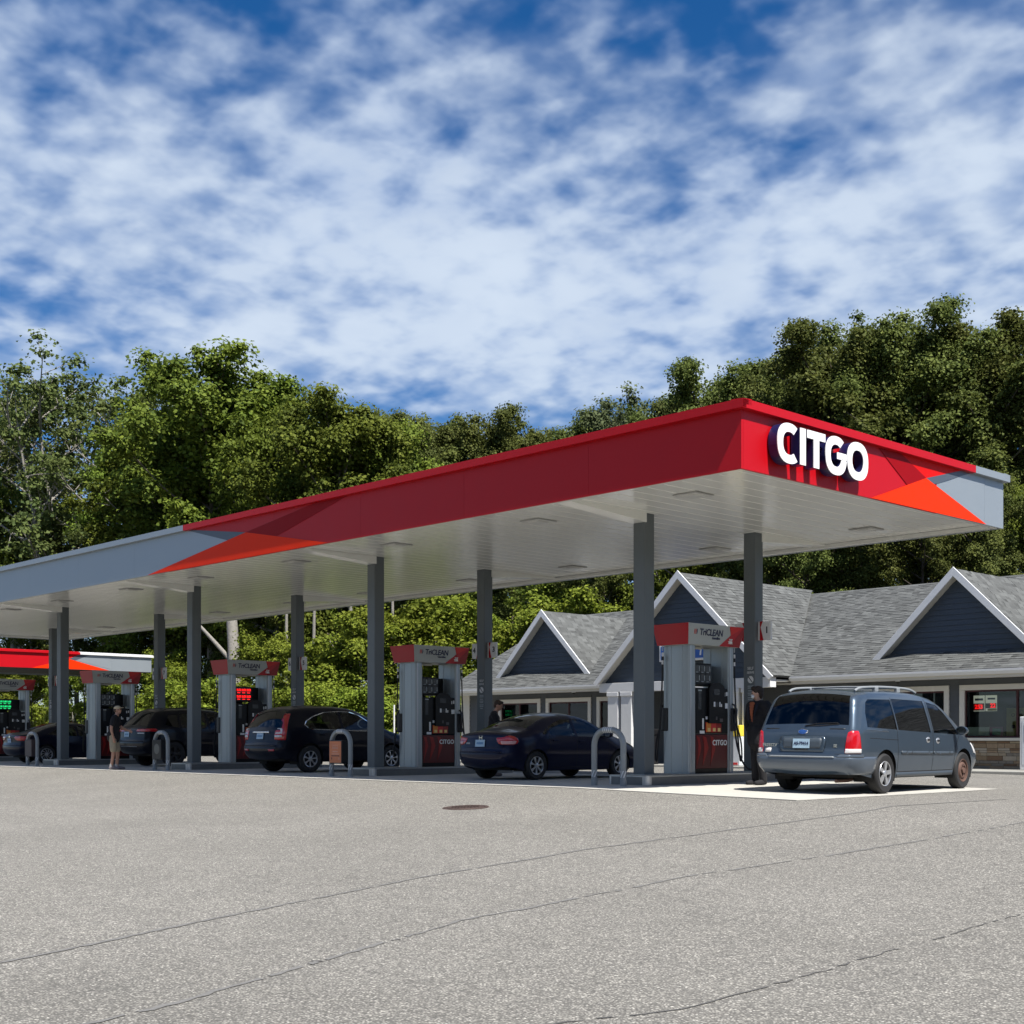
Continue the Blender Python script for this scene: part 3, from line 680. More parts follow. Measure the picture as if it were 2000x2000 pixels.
# ================================================================== store
pm('siding', (.050,.066,.088), .6, var=.12, scale=2); pm('siding_gray', (.085,.092,.098), .6, var=.12, scale=2)
pm('shingle', (0.090,0.094,0.092), .9, var=.25, scale=5, bump=.004, bscale=60, attr=(.55, 1.4))
pm('stone', (.26,.205,.145), .85, var=.25, scale=9, bump=.008, bscale=25, attr=(.35, 1.35)); pm('mortar', (.09,.085,.075), .95)
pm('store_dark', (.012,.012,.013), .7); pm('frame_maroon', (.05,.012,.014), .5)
pm('cream_trim', (0.620,0.600,0.540), .5, var=.04)
pm('sign_blue', (.03,.12,.42), .4, var=.04); pm('poster_tan', (.36,.29,.12), .6, var=.15); pm('poster_green', (.03,.36,.10), .5)
pm('poster_white', (.62,.65,.68), .5, var=.05); pm('lit_white', (.7,.7,.68), .5, emit='#fff6e8', es=.22); pm('poster_mag', (.35,.08,.22), .5); pm('poster_teal', (.12,.30,.30), .5); pm('poster_yellow', (.75,.58,.06), .5); pm('poster_red', (.5,.03,.03), .5)
glassmat('store_glass', (.72,.78,.74), 1.5, .01)
ZF = -.12; EV = 2.76; WY = 17.6; EY = 17.1; RY = 23.6; RZ = 6.08; XL, XR = -26.7, 9.0
st = thing('store', 'low convenience store with slate blue gables, white trim and a gray shingle roof', 'store', (0, 0, 0))
SL = (RZ-EV)/(RY-EY)
def mainz(y): return EV+SL*(y-EY)
# windows: (x0,x1,z0,z1) outer trim
wins = [(-24.59,-22.28,.88,2.34),(-21.99,-19.70,.88,2.34),(-19.42,-17.7,.88,2.34),(-9.1,-5.85,.88,2.36),(-5.53,-2.2,.88,2.36),(-1.8,1.6,.88,2.36)]
door_x = (-15.9,-13.1)
# solid wall behind the boards, cut round the openings
def wallpiece(x0, x1, z0, z1, mat='siding_gray'):
    k = 0; z = z0
    while z < z1-.01:
        zz = min(z+.155, z1)
        m = MB(); m.prism([(x0,WY-.004,zz),(x0,WY-.026,z),(x0,WY+.02,z),(x0,WY+.02,zz)], (x1-x0,0,0)); m.build('siding_board', mat, st); z = zz; k += 1
spans = [XL]+[v for w_ in wins for v in w_[:2]]+[XR]
top_z = 2.56
segs = [(-26.25,-24.59),(-22.28,-21.99),(-19.70,-19.42),(-11.2,-9.1),(-5.85,-5.53),(-2.2,-1.8),(1.6,XR)]
for a, b_ in segs: wallpiece(a+.002, b_-.002, .86, top_z)
for w_ in wins: wallpiece(w_[0], w_[1], w_[3]+.002, top_z)
for a, b_ in ((-17.7, door_x[0]), (door_x[1], -11.2)): wallpiece(a, b_, .0, top_z)
# sheathing
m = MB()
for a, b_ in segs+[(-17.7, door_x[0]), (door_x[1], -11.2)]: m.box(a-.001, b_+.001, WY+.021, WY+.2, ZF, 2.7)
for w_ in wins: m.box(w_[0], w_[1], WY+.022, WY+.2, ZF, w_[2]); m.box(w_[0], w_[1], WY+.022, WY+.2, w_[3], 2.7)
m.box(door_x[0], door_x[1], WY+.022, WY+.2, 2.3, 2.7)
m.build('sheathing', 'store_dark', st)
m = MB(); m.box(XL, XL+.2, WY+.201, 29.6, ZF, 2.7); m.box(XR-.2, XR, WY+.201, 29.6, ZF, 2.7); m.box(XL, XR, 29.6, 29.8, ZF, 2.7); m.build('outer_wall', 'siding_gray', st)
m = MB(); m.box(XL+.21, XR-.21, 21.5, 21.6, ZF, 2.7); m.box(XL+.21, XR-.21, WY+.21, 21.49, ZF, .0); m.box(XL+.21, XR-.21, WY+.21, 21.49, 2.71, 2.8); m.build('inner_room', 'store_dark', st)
MB().box(XL-.02, -26.25, WY-.05, WY+.2, ZF, 2.56).build('corner_board', 'cream_trim', st)
# low shelving inside so the glass shows something
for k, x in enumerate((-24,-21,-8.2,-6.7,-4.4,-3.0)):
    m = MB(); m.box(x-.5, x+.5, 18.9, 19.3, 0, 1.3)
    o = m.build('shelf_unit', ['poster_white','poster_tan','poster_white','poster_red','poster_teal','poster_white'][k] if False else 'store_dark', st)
for w_ in wins:
    x0, x1, z0, z1 = w_; tw = .15
    m = MB(); m.box(x0, x1, WY-.06, WY+.02, z1-tw, z1); m.box(x0, x0+tw, WY-.06, WY+.02, z0, z1-tw-.001); m.box(x1-tw, x1, WY-.06, WY+.02, z0, z1-tw-.001); m.box(x0-.03, x1+.03, WY-.10, WY+.02, z0-.08, z0-.001)
    wo_ = m.build('window', 'cream_trim', st, bevel=.006)
    xa, xb_ = x0+tw, x1-tw; n = 2
    m = MB(); m.box(xa, xb_, WY+.0, WY+.06, z0, z0+.05); m.box(xa, xb_, WY, WY+.06, z1-tw-.05, z1-tw-.001)
    for k in range(n+1):
        c = xa+(xb_-xa)*k/n; m.box(max(xa, c-.03), min(xb_, c+.03), WY+.001, WY+.061, z0+.051, z1-tw-.051)
    m.build('sash', 'frame_maroon', wo_)
    for k in range(n):
        c0 = xa+(xb_-xa)*k/n+.03; c1 = xa+(xb_-xa)*(k+1)/n-.03
        MB().box(c0, c1, WY+.03, WY+.036, z0+.05, z1-tw-.05).build('pane', 'store_glass', wo_)
# stone wainscot: coursed stones, each its own piece where the photograph shows them
m = MB(); m.box(-11.2, XR, WY-.03, WY+.02, ZF, .80); m.box(-26.25, -17.7, WY-.03, WY+.02, ZF, .80); m.build('wainscot_bed', 'mortar', st)
stone_pal = [(.30,.25,.18),(.22,.16,.10),(.16,.10,.06),(.34,.30,.24),(.27,.20,.13),(.20,.18,.15)]
for k, c in enumerate(stone_pal): pm('stone_%d' % k, c, .85, var=.3, scale=12, bump=.008, bscale=30)
r = random.Random(3); z = ZF+.01; cnt = 0; rest = {k: MB() for k in range(6)}
while z < .79:
    h = r.choice((.065,.085,.11,.13)); h = min(h, .79-z); x = -11.2+r.uniform(0,.2)
    while x < 4:
        L_ = r.uniform(.16,.46); pr = r.uniform(.035,.06); k = r.randrange(6)
        if -6.6 < x < -2.6:
            MB().box(x, x+L_-.008, WY-pr, WY-.0301, z, z+h-.008).build('stone', 'stone_%d' % k, st, bevel=.006); cnt += 1
        else: rest[k].box(x, x+L_-.008, WY-pr, WY-.0301, z, z+h-.008)
        x += L_
    z += h
for k in rest: tag(rest[k].build('stone_course', 'stone_%d' % k, st), kind='stuff')
# eaves: soffit, fascia, gutter
m = MB(); m.box(XL-.35, XR, EY+.02, WY+.05, 2.54, 2.57); m.build('eave_soffit', 'cream_trim', st)
def gutter(x0, x1, y):
    m = MB(); pr = [(y, EV), (y-.12, EV), (y-.12, EV-.06), (y-.07, EV-.14), (y, EV-.14)]
    m.prism([(x0, a, b_) for a, b_ in pr], (x1-x0, 0, 0)); m.build('gutter', 'white_trim', st)
    MB().box(x0, x1, y+.001, y+.03, 2.53, EV-.005).build('fascia_board', 'cream_trim', st)
gutter(XL-.4, -18.5, EY); gutter(-10.86, XR, EY)
# --- roof planes with shingle courses
def roof(name, poly, par=None):
    """poly: planar 3D polygon, first edge = eave from one end to the other"""
    P = [Vector(p) for p in poly]; u = (P[1]-P[0]).normalized(); n = None
    for q in P[2:]:
        w_ = (q-P[0]); w_ = w_-u*w_.dot(u)
        if w_.length > .01: v = w_.normalized(); break
    n = u.cross(v); n = n if n.z > 0 else -n
    base = MB(); base.prism([tuple(p) for p in P], tuple(-n*.06)); o = base.build(name, 'shingle', st, tone=[.45]*(2+len(P)))
    uv = [((p-P[0]).dot(u), (p-P[0]).dot(v)) for p in P]
    def inside(a, b_):
        c = False; j = len(uv)-1
        for i in range(len(uv)):
            (xi, yi), (xj, yj) = uv[i], uv[j]
            if (yi > b_) != (yj > b_) and a < (xj-xi)*(b_-yi)/(yj-yi)+xi: c = not c
            j = i
        return c
    rr = random.Random(len(name)+int(abs(P[0].x)*10)); m = MB(); tone = []
    umin, umax = min(a for a, _ in uv), max(a for a, _ in uv); vmax = max(b_ for _, b_ in uv); v_ = .0; row = 0
    while v_ < vmax-.05:
        a = umin+rr.uniform(-.3, 0); h1 = min(v_+.15, vmax)
        while a < umax:
            L_ = rr.uniform(.14,.34); mid = a+L_/2
            if inside(mid, (v_+h1)/2) and inside(a+.01, v_+.02) and inside(a+L_-.01, v_+.02):
                lift = .016 if rr.random() < .5 else .007; lift += rr.uniform(0, .003)
                p = [P[0]+u*a_+v*b_ for a_, b_ in ((a, v_), (a+L_-.004, v_), (a+L_-.004, h1), (a, h1))]
                t0 = [tuple(q+n*lift) for q in p[:2]]+[tuple(q+n*.003) for q in p[2:]]+[tuple(q+n*.001) for q in p[:2]]
                m.add(t0, [(0,1,2,3),(4,5,1,0),(0,3,4),(1,5,2)]); tn = min(1, max(0, rr.gauss(.5,.22))); tone += [tn]*4
            a += L_
        v_ = h1; row += 1
    q = m.build('shingle_course', 'shingle', o, fix=False, tone=tone); q['kind'] = 'stuff'; return o
MX = -14.43; MHW = 3.62; MY = 16.0; MZ = 6.12   # entrance gable
roof('roof_slope', [(XL-.45, EY-.1, EV), (XR, EY-.1, EV), (XR, RY, RZ), (XL-.45, RY, RZ)])
roof('roof_slope', [(XR, 30.2, EV), (XL-.45, 30.2, EV), (XL-.45, RY, RZ), (XR, RY, RZ)])
m = MB()
for sx in (XL, XR):
    m.prism([(sx, WY+.1, 2.6), (sx, 29.7, 2.6), (sx, RY, RZ-.15)], (.1 if sx < 0 else -.1, 0, 0))
m.build('end_gable', 'siding', st)
# gables: apex x, half width, foot z, apex z, front y
def gable(ax, hw, fz, az, y, back, board_off=.32, base=True, low=None):
    slope = (az-fz)/hw
    if abs(ax-MX) < .01: yb = lambda z: RY
    for s in (-1, 1):
        # roof slope with a valley against the main roof
        yv = EY+(fz-EV)/SL if fz > EV else EY
        top_y = min(RY, EY+(az-EV)/SL)
        pts = [(ax+s*hw, y, fz), (ax+s*hw, yv, fz), (ax, top_y, az), (ax, y, az)]
        pts = [(ax+s*hw, y, fz), (ax+s*hw, max(yv, y+.01), fz), (ax, top_y, az), (ax, y, az)] if fz <= EV+.6 else pts
        order = pts if s < 0 else [pts[1], pts[0], pts[3], pts[2]]
        # eave edge first: runs along y at the foot
        lift = .03
        roof('gable_slope', [(p[0], p[1], p[2]+lift) for p in (order if (Vector(order[1])-Vector(order[0])).length > .05 else [order[3], order[2], order[1], order[0]])])
        # rake board and its soffit
        d = Vector((-s*hw, 0, az-fz)).normalized(); nrm = Vector((d.z*s, 0, d.x*-s)); nrm = nrm if nrm.z > 0 else -nrm
        P0 = Vector((ax+s*(hw+.04), y-.03, fz-.04)); P1 = Vector((ax, y-.03, az+.02*1))
        m = MB(); q = [P0+nrm*.05, P1+Vector((0,0,.07)), P1+Vector((0,0,-.20)), P0-nrm*.13+d*.06]
        m.prism([tuple(p) for p in q], (0, .05, 0)); m.build('rake_board', 'white_trim', st, bevel=.006)
        m = MB(); q2 = [P0-nrm*.10+d*.1, P1+Vector((0,0,-.16)), P1+Vector((0,0,-.19)), P0-nrm*.12+d*.12]
        m.prism([tuple(p+Vector((0,.051,0))) for p in q2], (0, board_off, 0)); m.build('rake_soffit', 'cream_trim', st)
    fy = y+board_off; z = (low if low is not None else fz)+.02; zb = z
    m = MB(); m.prism([(ax-hw+.1, fy+.03, zb), (ax+hw-.1, fy+.03, zb), (ax, fy+.03, az-.12)] if low is None else [(ax-hw+.25, fy+.03, zb), (ax+hw-.25, fy+.03, zb), (ax+hw-.25, fy+.03, fz), (ax, fy+.03, az-.12), (ax-hw+.25, fy+.03, fz)], (0, .1, 0)); m.build('gable_wall', 'siding', st)
    while z < az-.3:
        zz = z+.155; ha = hw-(max(z, fz)-fz)/slope-.16; hb = hw-(max(zz, fz)-fz)/slope-.16
        if hb > .02:
            ha = max(ha, .03)
            m = MB(); m.add([(ax-ha,fy-.024,z),(ax+ha,fy-.024,z),(ax+hb,fy-.004,zz),(ax-hb,fy-.004,zz),(ax-ha,fy+.02,z),(ax+ha,fy+.02,z),(ax+hb,fy+.02,zz),(ax-hb,fy+.02,zz)],[(0,1,2,3),(5,4,7,6),(4,5,1,0),(3,2,6,7),(1,5,6,2),(4,0,3,7)])
            m.build('siding_board', 'siding', st)
        z = zz
    if base:
        MB().box(ax-hw+.28, ax+hw-.28, fy-.07, fy+.02, fz-.06, fz+.10).build('base_trim', 'white_trim', st, bevel=.006)
gable(-22.57, 2.52, 3.12, 5.62, 17.9, True); gable(-5.9, 2.58, 3.17, 5.67, 17.9, True)
gable(MX, MHW, 2.74, MZ+.06, MY, True, base=False, low=2.74)
# entrance: beam, posts, porch ceiling, little return roofs
MB().box(MX-MHW+.1, MX+MHW-.1, MY+.10, MY+.40, 2.42, 2.73).build('porch_beam', 'white_trim', st, bevel=.008)
MB().box(MX-MHW+.1, MX+MHW-.1, MY+.41, WY-.03, 2.60, 2.66).build('porch_ceiling', 'cream_trim', st)
for x in (-17.35, -16.75, -12.35, -11.75):
    m = MB(); m.box(x-.23, x+.23, MY+.12, MY+.5, .021, 2.419); po = m.build('porch_post', 'white_trim', st, bevel=.01)
    MB().box(x-.26, x+.26, MY+.09, MY+.53, .021, .16).build('plinth', 'white_trim', po, bevel=.01); MB().box(x-.26, x+.26, MY+.09, MY+.53, 2.28, 2.418).build('capital', 'white_trim', po, bevel=.01)
# doors
m = MB(); m.box(door_x[0], door_x[1], WY-.03, WY+.05, 2.18, 2.3); m.box(door_x[0], door_x[0]+.1, WY-.03, WY+.05, .021, 2.179); m.box(door_x[1]-.1, door_x[1], WY-.03, WY+.05, .021, 2.179); m.box(-14.55,-14.45,WY-.03,WY+.05,.021,2.179)
dr = m.build('door', 'frame_maroon', st); 
for a, b_ in ((-15.8,-14.56),(-14.44,-13.2)): MB().box(a, b_, WY, WY+.012, .05, 2.17).build('door_pane', 'store_glass', dr)
for x in (-14.66,-14.34): m = MB(); m.tube([(x,WY-.07,.9),(x,WY-.07,1.3)], .018, 8); m.build('door_handle', 'steel', dr)
# sign on the entrance gable
m = MB(); m.box(-15.32, -13.35, MY+.13, MY+.28, 3.36, 3.92); sn = m.build('store_sign', 'white_print', st, bevel=.02)
MB().box(-15.24, -13.43, MY+.118, MY+.129, 3.43, 3.85).build('sign_face', 'sign_blue', sn)
text('sign_text', 'B', .42, 'white_print', sn, (-15.03, MY+.112, 3.64), (1,0,0), off=.014, shear=.15)
text('sign_text', 'E', .34, 'white_print', sn, (-14.75, MY+.112, 3.62), (1,0,0), off=.012, shear=.15)
text('sign_text', 'T', .38, 'white_print', sn, (-13.6, MY+.112, 3.64), (1,0,0), off=.014, shear=.15)
# small things on the eaves: cameras
for x in (-20.3, -7.3):
    c = thing('security_camera', 'small dome camera under the eave of the store %s' % ('left of the entrance gable' if x < -15 else 'over the right windows'), 'camera', (x, EY+.18, 2.538))
    MB().lathe([(.07,0),(.07,-.03),(.045,-.03)], n=16).build('mount', 'white_trim', c); MB().lathe([(.05,-.031),(.045,-.07),(.025,-.095),(0,-.105)], n=16).build('dome', 'black_plastic', c, smooth=True)
# signs standing inside the window
def card(name, lab, cat, x0, x1, z0, z1, mat, y=WY+.10, th=.02):
    t = thing(name, lab, cat, ((x0+x1)/2, y, z0)); hx = (x1-x0)/2
    MB().box(-hx, hx, 0, th, 0, z1-z0).build('board', mat, t); return t
c = card('price_sign', 'white lit window sign with red digits 253', 'sign', -5.18,-4.86,1.62,2.06,'lit_white')
MB().box(-.155,.155,-.012,-.001,.02,.22).build('digit_panel', 'poster_red', c); text('digits', '253', .16, 'led_red', c, (0,-.016,.12), (1,0,0), off=.006)
MB().box(-.12,.12,-.006,-.001,.30,.36).build('print_line', 'navy_print', c)
c = card('price_sign', 'white and yellow lit window sign with red digits 22', 'sign', -4.83,-4.50,1.62,2.06,'lit_white')
MB().box(-.155,.155,-.012,-.001,.08,.22).build('digit_panel', 'black_plastic', c); text('digits', '22', .16, 'led_red', c, (.06,-.016,.15), (1,0,0), off=.006); MB().box(-.1,.165,-.008,-.001,.01,.07).build('print_line', 'poster_yellow', c); MB().box(-.1,.12,-.006,-.001,.32,.37).build('print_line', 'navy_print', c)
c = card('window_poster', 'tan paper poster reading OCB inside the right shop window', 'poster', -4.22,-3.62,.94,1.70,'poster_tan'); text('print', 'OCB', .14, 'frame_maroon', c, (0,-.006,.56), (1,0,0), spacing=1.3); MB().box(-.15,-.05,-.005,-.001,.2,.3).build('print_mark', 'frame_maroon', c); MB().box(.06,.16,-.005,-.001,.2,.3).build('print_mark', 'frame_maroon', c)
card('window_poster', 'pale blue counter card at the foot of the right shop window', 'poster', -5.36,-4.72,.935,1.18,'poster_white')
card('window_poster', 'magenta edged picture card beside the pale blue counter card', 'poster', -4.71,-4.32,.935,1.18,'poster_mag', th=.015)
card('window_poster', 'small teal picture card in front of the magenta card', 'poster', -4.62,-4.38,.96,1.14,'poster_teal', y=WY+.08, th=.012)
t = thing('window_disc', 'round green sign in the shop window left of the entrance', 'sign', (-20.35, WY+.10, 1.05)); MB().lathe([(0,0),(.36,0),(.36,.02),(0,.02)], (0,0,.40), 'y', 32).build('disc', 'poster_green', t); m = MB(); m.prism([(-.12,-.003,.34),(.14,-.003,.44),(.05,-.003,.36)], (0,-.002,0)); m.build('swoosh', 'white_print', t)
card('window_poster', 'white lettered poster behind the entrance window', 'poster', -19.2,-18.85,.95,1.95,'poster_white')
card('window_poster', 'white panel with a red figure in the entrance glass', 'poster', -15.75,-14.9,1.0,1.95,'poster_white', y=WY+.12)
MB().box(.05,.3,-.008,-.001,.3,.75).build('red_figure', 'poster_red', [o for o in bpy.data.objects if o.get('label') == 'white panel with a red figure in the entrance glass'][0])
# free standing things on the walk
t = thing('poster_stand', 'white framed poster stand on the walk before the stone wainscot', 'sign stand', (-2.98, 16.6, .02))
MB().box(-.34,.34,0,.06,0,1.42).build('frame', 'white_trim', t, bevel=.02); MB().box(-.27,.27,-.006,-.001,.15,1.3).build('poster', 'poster_white', t); MB().box(-.22,.22,-.01,-.007,.75,1.2).build('picture', 'fascia_gray', t)
t = thing('ice_freezer', 'white and yellow outdoor merchandise box on the walk by the porch post', 'freezer', (-12.05, 15.7, .02))
MB().box(-.30,.30,0,.35,0,.9).build('cabinet', 'poster_white', t, bevel=.02); MB().box(-.30,.30,-.01,.35,.901,1.25).build('header', 'poster_yellow', t, bevel=.02); MB().box(-.25,.02,-.016,-.001,.25,.55).build('print', 'poster_red', t); MB().box(-.22,.22,-.012,-.001,.03,.10).build('print', 'poster_red', t)
t = thing('trash_bin', 'dark square waste bin on the walk behind the first island', 'bin', (-15.4, 15.6, .02))
m = MB(); m.prism([(a,b_,0) for a,b_ in rrect(-.28,.28,-.28,.28,.05,3)], (0,0,.95)); m.build('body', 'black_plastic', t, smooth=30); m = MB(); m.prism([(a,b_,.951) for a,b_ in rrect(-.31,.31,-.31,.31,.06,3)], (0,0,.2)); m.build('lid', 'black_plastic', t, bevel=.03)
# ================================================================== vehicles (local: y forward from the rear end, x to the right, z up)
def paint(name, col, flake=.35, rough=.3, coat=.35, spec=.12):
    m, t, o = newmat(name); b = nd(t, 'ShaderNodeBsdfPrincipled'); t.links.new(b.outputs[0], o.inputs[0])
    b.inputs['Metallic'].default_value = flake; b.inputs['Roughness'].default_value = rough; b.inputs['Coat Weight'].default_value = coat; b.inputs['Specular IOR Level'].default_value = spec; b.inputs['Coat Roughness'].default_value = .03
    tcn = nd(t, 'ShaderNodeTexCoord'); n = nd(t, 'ShaderNodeTexNoise'); n.inputs['Scale'].default_value = 2.2; n.inputs['Detail'].default_value = 8; n.inputs['Roughness'].default_value = .7
    t.links.new(tcn.outputs['Object'], n.inputs['Vector']); mx_ = nd(t, 'ShaderNodeMix', data_type='RGBA'); mx_.inputs[6].default_value = tuple(c*.9 for c in col)+(1,); mx_.inputs[7].default_value = tuple(c*1.1+.004 for c in col)+(1,)
    t.links.new(n.outputs['Fac'], mx_.inputs[0]); t.links.new(mx_.outputs[2], b.inputs['Base Color'])
    mr = nd(t, 'ShaderNodeMapRange'); mr.inputs[3].default_value = .02; mr.inputs[4].default_value = .10; t.links.new(n.outputs['Fac'], mr.inputs[0]); t.links.new(mr.outputs[0], b.inputs['Coat Roughness'])
paint('van_blue', (.055,.080,.112), .5, .34, .8, .3); paint('civic_navy', (.006,.008,.030)); paint('crv_black', (.005,.006,.014)); paint('suv_black', (.004,.005,.010)); paint('sedan_navy', (.006,.008,.022))
paint('van_bumper', (.085,.108,.140), .3, .4, .6, .3)
glassmat('glass_tint', (.02,.022,.025), 1.5); glassmat('glass_clear', (.42,.50,.46), 1.45); glassmat('glass_smoke', (.16,.18,.18), 1.5)
pm('tail_red', (.45,.006,.012), .12, coat=1., var=.15, scale=20); pm('tail_clear', (.60,.58,.57), .12, coat=1., var=.1); pm('tail_pink', (.60,.30,.30), .12, coat=1.)
pm('rust', (.11,.06,.045), .8, var=.4, scale=20); pm('plate_blue', (.36,.50,.62), .4, var=.15, scale=6); pm('moulding', (.045,.06,.078), .5); pm('step_pad', (.22,.24,.26), .5); pm('interior', (.03,.03,.032), .8); pm('seam', (.004,.004,.005), .8); pm('underbody', (.008,.008,.008), .8)
pm('plate_ink', (.12,.25,.42), .4); pm('sticker_white', (.7,.66,.64), .5)
class Car:
    def __init__(s, name, label, loc, sp, rz=0):
        s.sp = sp; s.t = thing(name, label, sp.get('cat', 'car'), loc, rz); s.W = sp['W']
        # upper outline, corner-cut twice
        P = [tuple(p)+(None,)*(0) for p in sp['outline']]
        P = [np.array((p[0], p[1])+tuple(p[2:4] if len(p) >= 4 else (.18,.10))) for p in P]
        for _ in range(2):
            Q = [P[0]]
            for a, b_ in zip(P[:-1], P[1:]): Q += [a*.78+b_*.22, a*.22+b_*.78]
            P = Q+[P[-1]]
        S = [P[0]]
        for a, b_ in zip(P[:-1], P[1:]):
            n = max(1, int(np.hypot(*(b_-a)[:2])/.055))
            for k in range(1, n+1): S.append(a+(b_-a)*k/n)
        s.O = np.array(S); o = s.O[:, :2]
        tg = np.gradient(o, axis=0); tg /= np.linalg.norm(tg, axis=1)[:, None]; s.Nn = np.stack([-tg[:, 1], tg[:, 0]], 1)   # outward
        s.we = np.array([s.w0(y, z) for y, z in o])-s.O[:, 3]
    def w0(s, y, z):
        sp = s.sp; W = s.W; bz = sp['belt']; mz = sp.get('mid', .72)
        w = W
        if z < mz: w -= .06*((mz-z)/.5)**2
        if z > mz: w -= .02*min(1, (z-mz)/max(.05, bz-mz))
        if z > bz: w -= sp['tumble']*(z-bz)+.06*(z-bz)**2
        L_ = sp['L']; k = abs(y-L_*.5)/(L_*.5); return w-.05*k**4
    def w(s, pts):
        pts = np.asarray(pts, float); A = s.O[:-1, :2]; B = s.O[1:, :2]; AB = B-A; l2 = (AB**2).sum(1)+1e-12
        out = np.empty(len(pts))
        for i, p in enumerate(pts):
            t = np.clip(((p-A)*AB).sum(1)/l2, 0, 1); d = np.hypot(*((A+AB*t[:, None])-p).T); j = int(d.argmin()); tt = t[j]
            r = s.O[j, 2]*(1-tt)+s.O[j+1, 2]*tt; a = s.O[j, 3]*(1-tt)+s.O[j+1, 3]*tt; dd = min(1., d[j]/r)
            out[i] = s.w0(*p)-a*(1-math.sqrt(max(0, 1-(1-dd)**2)))
        return out
    @staticmethod
    def inpoly(p, poly):
        c = False; j = len(poly)-1
        for i in range(len(poly)):
            (xi, yi), (xj, yj) = poly[i], poly[j]
            if (yi > p[1]) != (yj > p[1]) and p[0] < (xj-xi)*(p[1]-yi)/(yj-yi)+xi: c = not c
            j = i
        return c
    @staticmethod
    def dense(poly, st, closed=True):
        out = []; n = len(poly)
        for i in range(n if closed else n-1):
            a, b_ = poly[i], poly[(i+1) % n]; k = max(1, int(math.dist(a[:2], b_[:2])/st))
            out += [(a[0]+(b_[0]-a[0])*q/k, a[1]+(b_[1]-a[1])*q/k) for q in range(k)]
        return out
    def tri(s, poly, inner=(), st=.07, extra=()):
        V = []; E = []
        for P in (poly,)+tuple(inner):
            k = len(V); V += [Vector(p) for p in P]; E += [(k+i, k+(i+1) % len(P)) for i in range(len(P))]
        V += [Vector(p) for p in extra]
        ys = [p[0] for p in poly]; zs = [p[1] for p in poly]
        bnd = np.array([tuple(p) for p in V])
        y = min(ys)+st*.5
        while y < max(ys):
            z = min(zs)+st*.5
            while z < max(zs):
                if s.inpoly((y, z), poly) and np.min(np.hypot(bnd[:, 0]-y, bnd[:, 1]-z)) > st*.45: V.append(Vector((y, z)))
                z += st
            y += st
        r = delaunay_2d_cdt(V, E, [], 0, 1e-4); return [tuple(p) for p in r[0]], r[2]
    def bottom(s):
        sp = s.sp; r = sp['arch']; zc = sp['tyre']; zb = sp['zb']; pts = []
        y1 = s.O[-1, 0]; y0 = s.O[0, 0]
        pts.append((y1-.02, s.O[-1, 1]-.005))
        for ya in (sp['fa'], sp['ra']):
            a0 = math.asin((zb-zc)/r); n = 18
            pts += [(ya+r*math.cos(a0+(math.pi-2*a0)*k/n), zc+r*math.sin(a0+(math.pi-2*a0)*k/n)) for k in range(n+1)]
        pts.append((y0+.02, s.O[0, 1]-.005))
        return pts
    def body(s, mat, windows):
        o2 = [tuple(p[:2]) for p in s.O]; bt = s.bottom(); bd = s.dense(bt, .07, False)+[bt[-1]]
        poly = o2+[p for p in bd if min(math.dist(p, o2[0]), math.dist(p, o2[-1])) > .01]
        ex = []
        for i in range(0, len(s.O)):
            for f in (.05,.17,.38,.68):
                p = s.O[i, :2]-s.Nn[i]*s.O[i, 2]*f
                if s.inpoly(p, poly): ex.append(tuple(p))
        wp = [s.dense(p, .06) for p, _, _ in windows]
        V, F = s.tri(poly, wp, .075, ex); X = s.w(V)
        fb = []; fw = [[] for _ in windows]
        for f in F:
            c = np.mean([V[i] for i in f], axis=0)
            if not s.inpoly(c, poly): continue
            for k, p in enumerate(wp):
                if s.inpoly(c, p): fw[k].append(f); break
            else: fb.append(f)
        m = MB(); n = len(V)
        m.add([(x, v[0], v[1]) for x, v in zip(X, V)], fb); m.add([(-x, v[0], v[1]) for x, v in zip(X, V)], [f[::-1] for f in fb])
        # strip across
        nx = 16; fr = [math.sin(math.pi/2*(-1+2*k/nx)) for k in range(nx+1)]
        rows = []
        for i in range(len(s.O)):
            rows.append([s.strip(i, q*s.we[i]) for q in fr])
        vs = [p for r_ in rows for p in r_]; fs = []; gl = {}
        for i in range(len(rows)-1):
            for k in range(nx):
                q = (i*(nx+1)+k, i*(nx+1)+k+1, (i+1)*(nx+1)+k+1, (i+1)*(nx+1)+k); g = None
                yc, zc = s.O[i, :2]
                for nm, (a, b_, zlo, zhi, kk, gm) in s.sp['cross'].items():
                    if a <= yc <= b_ and zlo <= zc <= zhi and kk <= k < nx-kk: g = nm
                (gl.setdefault(g, []) if g else fs).append(q)
        m.add(vs, fs); s.bo = m.build('body', mat, s.t, smooth=50)
        for g, q in gl.items():
            mm = MB(); mm.add(vs, q); s.clean(mm).build(g, s.sp['cross'][g][5], s.t, smooth=70)
        for k, (p, nm, gm) in enumerate(windows):
            for sg_ in (1, -1):
                mm = MB(); mm.add([(sg_*(x-.006), v[0], v[1]) for x, v in zip(X, V)], fw[k]); s.clean(mm).build(nm, gm, s.t, smooth=70)
        # floor, cabin liner, arch liners
        sp = s.sp; W = s.W; zb = sp['zb']
        m = MB(); m.box(-W+.16, W-.16, sp['ra']+sp['arch']+.02, sp['fa']-sp['arch']-.02, zb-.02, zb+.12); m.box(-W+.32, W-.32, .35, sp['L']-.35, zb+.0, zb+.22); m.build('underbody', 'underbody', s.t)
